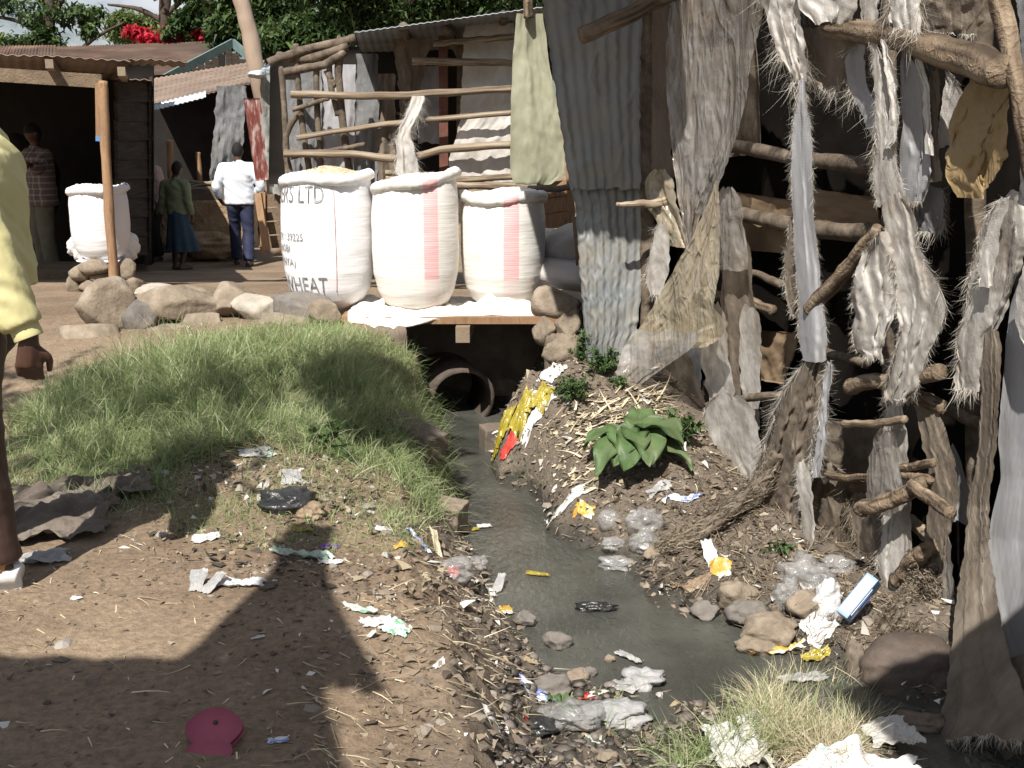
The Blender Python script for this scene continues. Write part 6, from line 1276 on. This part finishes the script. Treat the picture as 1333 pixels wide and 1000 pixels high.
# ------------------------------------------------------------------ grass
GRASS = [(10,545),(60,515),(110,482),(200,462),(260,440),(330,428),(430,420),(500,438),(540,470),(560,540),(585,600),(588,660),(560,690),(520,700),(460,700),(430,670),(350,660),(250,690),(190,700),(120,700),(60,665),(10,650)]
HOLE = [(215,625),(270,590),(340,572),(440,600),(520,620),(540,650),(480,690),(430,680),(360,600+70),(290,650),(240,660)]
def gd(px, py, x, y, z):
    e = inpoly(px, py, GRASS)*1.0; h = inpoly(px, py, HOLE); low = np.clip((700-py)/60, .12, 1)
    return e*np.where(h, .10, 1.0)*low*(.35+.9*vnoise(x*2.6, y*2.6, 8))*np.where((py > 560), .75, 1)
P = scatter(78000, gd, g); n = len(P); px, py = proj(*P.T)
mb = MB(); cl = vnoise(P[:,0]*3, P[:,1]*3, 55); lean = np.stack([fbm(P[:,0]*2, P[:,1]*2, 3, 3)*2.2+.1, fbm(P[:,0]*2, P[:,1]*2, 13, 3)*2.2-.15, np.ones(n)*.95], 1)+g.normal(size=(n,3))*.42; lean[:,2] = np.abs(lean[:,2])+.15
lean /= np.linalg.norm(lean, axis=1)[:,None]
Lr = (.05+.2*g.random(n)**1.8)*(.45+.95*cl)*np.clip((690-py)/90, .45, 1)*np.clip((px-5)/60,.6,1)*np.clip((py-405)/60,.55,1)
fibres(mb, P-[0,0,.01], lean, Lr*1.15, .0011+.0014*g.random(n), g, np.clip(g.random(n)*.6+cl*.2+(g.random(n) > .8)*.45, 0, 1), 1.15, 5)
o = mb.build('long_grass', M['grass'], loc=(0,0,0)); tag(o, 'long fine green grass covering the mound beside the wall', 'grass', kind='stuff')
def small(name, label, poly, n_, L0, w, mt, amul=(0,1), up=.8, bend=.8, off=0.0, cat='grass'):
    P = scatter(n_, lambda px,py,x,y,z: 1.0*inpoly(px,py,poly), g); n = len(P); mb = MB(); D = g.normal(size=(n,3))*.5; D[:,2] = np.abs(D[:,2])+up; D /= np.linalg.norm(D, axis=1)[:,None]
    fibres(mb, P-[0,0,.005], D, (.3+.9*g.random(n))*L0, w*(.6+.8*g.random(n)), g, amul[0]+g.random(n)*(amul[1]-amul[0]), bend, 4)
    o = mb.build(name, M[mt], loc=(0,0,0)); return tag(o, label, cat, kind='stuff')
small('sparse_grass', 'short sparse grass creeping over the trash patch', [(200,640),(330,640),(420,600),(560,640),(570,720),(470,720),(330,720),(230,700)], 2600, .06, .0016, 'grass', (.1,.6))
small('bank_grass', 'grass hanging over the water on the left bank', [(500,520),(560,540),(600,600),(600,660),(560,680),(520,640)], 2200, .17, .002, 'grass', (.1,.8), .35)
small('dry_grass', 'dry straw coloured grass clump at the near water edge', [(985,915),(1040,895),(1110,925),(1135,965),(1090,1010),(1020,990),(975,950)], 15000, .16, .0013, 'straw', (.25,1), .75, 1.8)
small('green_shoots', 'fresh green shoots among the dry clump at the water edge', [(960,945),(1040,890),(1125,930),(1110,980),(1000,990),(860,1010)], 3200, .2, .0015, 'grass', (.1,.9), 1.0, 1.2)
small('heap_grass', 'tufts of grass at foot of the heap by the water', [(620,590),(690,590),(720,560),(720,630),(650,625)], 500, .07, .0016, 'grass', (.0,.6), .5, 1)
small('gravel_grass', 'limp green blades among the near wet gravel', [(680,930),(780,900),(860,940),(920,1000),(840,1000),(800,960)], 350, .1, .002, 'grass', (.1,.7), .3, 1.2)
small('stalk_grass', 'thin dry stalks standing behind the broad leaves', [(800,560),(880,540),(890,580),(810,590)], 120, .2, .0016, 'straw', (.3,.9), 1.6, .3)
# long arched stalk over the dark water
mb = MB(); c = gp(1090,870)
for Pp in ([(1086,868),(1110,882),(1128,900),(1140,925)],[(1130,898),(1115,902),(1100,915)],[(1140,935),(1150,900),(1155,880)]):
    tube(mb, [at(a_, b_, c[1]-.1-.02*i) for i, (a_, b_) in enumerate(Pp)], .0018, 5, 14)
tag(mb.build('bent_stalk', M['straw']), 'bent yellow stalk arching over the dark water', 'stalk')

# ------------------------------------------------------------------ leafy plants
def leaf_big(mb, base, d, L_, W_, droop, seed):
    d = np.asarray(d, float); d /= np.linalg.norm(d); s = np.cross(d, [0,0,1.]); s /= np.linalg.norm(s)+1e-9
    nl, nw = 16, 9; G = np.zeros((nl, nw, 3)); cur = np.asarray(base, float).copy(); dd = d.copy()
    for i in range(nl):
        t = i/(nl-1); wdt = W_*(math.sin(math.pi*min(1, t*.93+.07)**.75)**.85)*.5+.001; up = np.cross(s, dd)
        for j in range(nw):
            u = (j/(nw-1)-.5)*2; G[i,j] = cur+s*u*wdt+up*(abs(u)*wdt*.22+.014*math.sin(t*13+u*4+seed*2.1)*abs(u)+.008*math.sin(t*8+seed))+s*.012*math.sin(t*5+seed*1.7)
        dd = dd+np.array([0,0,-droop/nl]); dd /= np.linalg.norm(dd); cur = cur+dd*L_/nl
    shell(mb, G, .0016)
pc = gp(815, 628); pc = np.array([pc[0]+.06, pc[1]+.16, h1(pc[0]+.06, pc[1]+.16)])
pln = thing('broad_leaf_plant', 'broad leaved green plant with big drooping leaves on the right bank', 'plant', pc)
for k, (ax_, ay, az, L_, W_, dr) in enumerate([(-.3,-.7,.9,.22,.18,2.4),(.15,-1,.7,.27,.17,2.1),(.8,-.5,.75,.24,.18,2.0),(-.9,.0,.6,.24,.15,1.7),(-.8,-.75,.1,.3,.14,1.3),(-.25,-1,-.05,.3,.14,.8),(.9,.3,.5,.22,.13,1.2),(.2,.8,.9,.2,.13,1.3),(-.5,-.9,-.25,.25,.12,.6),(1,-.7,.1,.28,.1,.8),(.5,-.95,.35,.2,.12,1.5)]):
    mb = MB(); b0 = pc+np.array([ax_*.03, ay*.03, .1+.03*(k % 3)]); leaf_big(mb, b0, (ax_,ay,az), L_*1.2, W_*1.2, dr, k); mb.build('leaf', M['leaf_broad'], pln)
mb = MB(); tube(mb, [pc+[0,0,-.02], pc+[0,0,.14]], [.02,.012], 8, 5); mb.build('stem', M['leaf_broad'], pln)
def bushy(name, label, px, py, r, n_, L0, seed, Y=None, mt='leaf_weed'):
    c = gp(px, py) if Y is None else at(px, py, Y); gg = np.random.default_rng(seed); o = thing(name, label, 'plant', c); mb = MB(); lf = MB()
    k = max(6, n_//40); 
    for i in range(k):
        d = gg.normal(size=3); d[2] = abs(d[2])+.5; d /= np.linalg.norm(d); e = c+d*np.array(r)*(.6+.5*gg.random()); Q = spline([c, (c+e)/2+[0,0,r[2]*.1], e], 12)
        tube(mb, Q, [.003,.0012], 5, 10)
        m_ = n_//k; ii = gg.integers(3, 12, m_); P = Q[ii]+gg.normal(size=(m_,3))*.008; D = gg.normal(size=(m_,3)); D[:,2] += .3; D /= np.linalg.norm(D, axis=1)[:,None]
        fibres(lf, P, D, L0*(.5+gg.random(m_)), L0*.3, gg, gg.random(m_), .3, 2)
    mb.build('stem', M['leaf_weed'], o); lf.build('foliage', M[mt], o); return o
bushy('leafy_weed', 'dense grey green weed on the heap beside white paper', 742, 520, (.16,.14,.14), 900, .022, 3)
bushy('leafy_weed', 'weed growing against foot of the iron sheet', 785, 488, (.16,.1,.16), 700, .025, 4)
bushy('leafy_weed', 'small weed between heap top and iron sheet', 758, 470, (.1,.08,.16), 400, .022, 5)
bushy('leafy_weed', 'low weed in front of the iron sheet under the plastic', 800, 505, (.12,.1,.07), 300, .022, 6)
bushy('leafy_weed', 'green leafy weed in the shaded grass of the mound', 432, 588, (.14,.12,.12), 160, .05, 7)
bushy('leafy_weed', 'weed clump with small leaves at the grass foot', 470, 575, (.1,.1,.08), 120, .035, 8)
bushy('leafy_weed', 'dark creeper at the shack foot behind broad leaves', 885, 580, (.16,.12,.16), 500, .04, 9)
bushy('leafy_weed', 'small weed under the netting tangle', 1018, 722, (.07,.07,.06), 70, .035, 10)
c = gp(735, 925); mb = MB()
for k, (ax_, ay) in enumerate([(1,.2),(.7,.8),(-.2,.9),(.9,-.5),(.2,-.6)]): leaf_big(mb, c+[-.02,0,.02], (ax_,ay,.25), .09, .05, 1.2, k)
tag(mb.build('fallen_leaf', M['leaf_broad']), 'bright green torn leaf lying on blue packet', 'leaf')

# ------------------------------------------------------------------ trees
def leaves(mb, blobs, n_, L0, seed, gap=.5, cl=60):
    gg = np.random.default_rng(seed)
    for (cx, cy, cz, rx, ry, rz_, share) in blobs:
        m_ = int(n_*share); nc = max(8, m_//cl)
        C = gg.normal(size=(nc,3)); C /= np.linalg.norm(C, axis=1)[:,None]; C *= (gg.random((nc,1))**.4); C = C*np.array([rx,ry,rz_])+np.array([cx,cy,cz])
        k = gg.integers(0, nc, m_); P = C[k]+gg.normal(size=(m_,3))*np.array([.28,.28,.2])*min(rx,1.4)*.8
        v = np.clip(.25+.5*gg.random(m_)+.35*(gg.random(nc)[k]-.5)+.2*(P[:,2]-cz)/max(rz_,.1), 0, 1)
        D = gg.normal(size=(m_,3)); D[:,2] -= .6; D /= np.linalg.norm(D, axis=1)[:,None]
        fibres(mb, P, D, L0*(.6+.8*gg.random(m_)), L0*.28*(.7+.6*gg.random(m_)), gg, v, .4, 2)
def tree(label, base, trunk, limbs, blobs, n_, L0, seed, mt='tree_leaf', group='trees beyond the roofs', tr=.18):
    o = thing('tree', label, 'tree', base, group); mb = MB(); tube(mb, trunk, [tr, tr*.8, tr*.55], 12, 24, jag=.25, seed=seed)
    for l in limbs: tube(mb, l, [tr*.45, tr*.28, tr*.12], 8, 16, jag=.25, seed=seed+1)
    mb.build('trunk', M['bark'], o); mb = MB(); leaves(mb, blobs, n_, L0, seed, cl=14 if mt == 'petal' else 60); mb.build('crown', M[mt], o); return o
def bl(px, py, Y, w, h, share, d=None):
    c = at(px, py, Y); s = scale_at(Y, c[2]); return (c[0], c[1], c[2], w/2/s, (d or w/2/s*1.2), h/2/s, share)
def tp(px, py, Y): return at(px, py, Y)
tree('tree with open leafy branches against the cloudy sky', tp(60,330,26), [tp(62,330,26)-[0,0,.5], tp(62,120,26), tp(70,-120,26)], [[tp(64,120,26), tp(110,60,25.5), tp(160,30,25)],[tp(66,60,26), tp(30,30,26), tp(-20,20,26)],[tp(68,20,26), tp(100,-20,26), tp(170,-40,26)]],
    [bl(60,20,26,60,50,.24),bl(62,50,25.6,44,26,.16),bl(10,55,26,60,18,.12),bl(10,5,26,60,16,.08),bl(110,26,25.5,40,60,.26),bl(118,44,25,22,24,.08),bl(30,-70,26,260,60,.06)], 3000, .15, 3)
tree('tree with dark trunk rising behind the rusty roof', tp(216,330,26), [tp(216,330,26)-[0,0,.5], tp(216,60,26), tp(214,-100,26)], [[tp(216,30,26), tp(180,12,26), tp(140,6,26)],[tp(216,20,26), tp(250,-10,26), tp(290,-30,26)],[tp(215,0,26), tp(205,-40,26), tp(190,-80,26)]],
    [bl(245,15,25.4,44,70,.3),bl(235,40,25.2,40,36,.15),bl(262,14,26,34,50,.22),bl(225,-60,26,160,60,.3)], 3600, .15, 4, tr=.17)
tree('broad dark tree crowding behind the leaning pole', tp(330,330,24), [tp(330,330,24)-[0,0,.5], tp(330,100,24), tp(328,-100,24)], [[tp(330,90,24), tp(380,40,23.6), tp(430,10,23)],[tp(330,60,24), tp(290,20,24), tp(260,-10,24)]],
    [bl(306,28,24,64,70,.22),bl(360,30,23.5,80,90,.26),bl(400,60,23,70,50,.16),bl(350,-34,24,200,70,.2),bl(284,40,24,30,40,.08)], 15000, .17, 5, tr=.2)
tree('bushy green tree behind the stick shack corner', tp(430,330,20), [tp(430,330,20)-[0,0,.5], tp(432,80,20), tp(440,-60,20)], [[tp(430,80,20), tp(390,50,19.6), tp(360,30,19.4)],[tp(432,60,20), tp(480,20,20), tp(540,0,20)]],
    [bl(380,52,19.6,80,50,.24),bl(430,40,19.4,70,50,.24),bl(480,14,20,90,60,.26),bl(440,-30,20,180,60,.24)], 17000, .13, 6, tr=.15)
tree('tall shady tree above the pale shack roof', tp(600,330,22), [tp(600,330,22)-[0,0,.5], tp(600,60,22), tp(610,-100,22)], [[tp(600,40,22), tp(550,10,22), tp(520,-20,22)],[tp(602,30,22), tp(650,0,22), tp(690,-20,22)]],
    [bl(540,10,22,110,70,.28),bl(610,4,21.8,110,60,.28),bl(672,0,22,90,50,.24),bl(610,-40,22,260,60,.2)], 17000, .14, 7, tr=.18)
tree('pale green flat topped tree far behind the rusty roof', tp(176,330,44), [tp(176,330,44)-[0,0,.5], tp(178,90,44), tp(180,44,44)], [[tp(180,60,44), tp(165,45,44), tp(155,34,44)],[tp(180,60,44), tp(198,45,44), tp(208,38,44)]],
    [bl(172,28,44,54,14,.35),bl(176,44,44,60,14,.35),bl(192,36,44,40,22,.3)], 7000, .2, 8, 'tree_leaf2', tr=.22)
tree('flowering bush with crimson blossom above the rusty roof', tp(228,330,30), [tp(228,330,30)-[0,0,.5], tp(228,80,30), tp(230,50,30)], [[tp(228,80,30), tp(210,60,30), tp(200,52,30)]],
    [bl(178,42,25.6,30,12,.2,.3),bl(200,52,25.4,34,12,.25,.3),bl(226,48,25.3,40,16,.3,.3),bl(256,46,25.4,44,14,.25,.3)], 2600, .12, 9, 'petal', tr=.08, group='trees beyond the roofs')
tree('leafy bush mixed with the crimson blossom', tp(262,330,29), [tp(262,330,29)-[0,0,.5], tp(262,80,29), tp(262,50,29)], [[tp(262,80,29), tp(240,60,29), tp(230,52,29)]],
    [bl(262,54,29,60,20,.5),bl(232,52,29.3,60,12,.5)], 5000, .13, 10, 'tree_leaf', tr=.08)
# ------------------------------------------------------------------ unseen things added around the camera to throw the near shade
k_ = math.cos(EL)/math.sin(EL)
def above(X, Y, zg, z): return np.array([X-SD[0]*k_*(z-zg), Y-SD[1]*k_*(z-zg), z])
aw = thing('shade_awning', 'unseen sheet iron awning added behind the viewpoint to shade the near path', 'awning', (-2.4,-1.2,0))  # unseen roof added to cast the foreground shadow
A = [above(-4.5,2.86,0,2.9), above(-.56,2.74,0,2.9), above(-.36,2.1,0,3.0), np.array([-.9,-2.2,3.3]), np.array([-6.2,-2.0,3.3])]
mb = MB(); quad_sheet(mb, (A[0], A[1], A[3], A[4]), 60, 8, 18, .012, th=.008); mb.build('roof_sheet', M['iron'], aw)
mb = MB(); quad_sheet(mb, (A[1]+[-.01,0,.03], A[2]+[.0,0,.03], A[3]+[.4,0,.03], A[3]+[-.2,0,.03]), 10, 8, 3, .012, th=.008); mb.build('roof_sheet', M['iron'], aw)
for x, y in [(-5.8,-1.8),(-1.1,-1.9),(-4.9,.3)]:
    mb = MB(); stick(mb, [(x,y,-.1),(x,y,3.1)], .05, 12); mb.build('post', M['wood'], aw)
b0 = above(-.66,2.8,0,2.95); b1 = above(-.80,3.72,0,2.95)
mb = MB()
for k in range(9):
    stick(mb, [b0+[-.28+.07*k,-.2,.02*(k%2)], b0*.5+b1*.5+[-.07+.018*k-.0,0,.05], b1+[-.06+.016*k,.08*(k%3)-.1,.06]], .03, 10)
tag(mb.build('shadow_poles', M['wood']), 'unseen bundle of poles added past the awning edge to cast a narrow shadow', 'poles')  # added only to throw the narrow shadow column on the soil
nb = thing('side_shade_awning', 'unseen second sheet iron awning added beside the viewpoint to shade the water edge', 'awning', (2.2,.4,0))  # unseen sheet added to put the lower right corner in shade
E = [above(1.12,3.42,-.45,2.4), above(2.7,3.66,-.1,2.4)]
mb = MB(); quad_sheet(mb, (E[0], E[1], np.array([2.4,-1.4,2.6]), np.array([.95,-1.4,2.6])), 50, 8, 12, .012, th=.008); mb.build('roof_sheet', M['iron'], nb)
for x, y in [(2.3,-1.2),(1.05,-1.2),(2.0,1.3)]:
    mb = MB(); stick(mb, [(x,y,-.5),(x,y,2.45)], .045, 12); mb.build('post', M['wood'], nb)
tree('unseen tree added at the near left to shade the grass mound', (-4.6,.2,-.05), [(-4.6,.2,-.1),(-4.2,.9,2.0),(-3.2,2.0,3.6)], [[(-4.0,1.2,2.4),(-3.0,2.2,3.3),(-1.9,3.2,3.6)],[(-3.2,2.0,3.6),(-2.4,2.6,4.0),(-1.7,3.6,3.9)]],
    [(*above(-.80,5.7,.2,3.6),.24,.55,.22,.5),(*above(-.68,5.1,.2,3.8),.2,.3,.2,.25),(-3.2,1.6,4.6,1.0,.8,.5,.25)], 3600, .1, 12, group=None, tr=.12)  # crown added out of view, placed to darken the mound grass
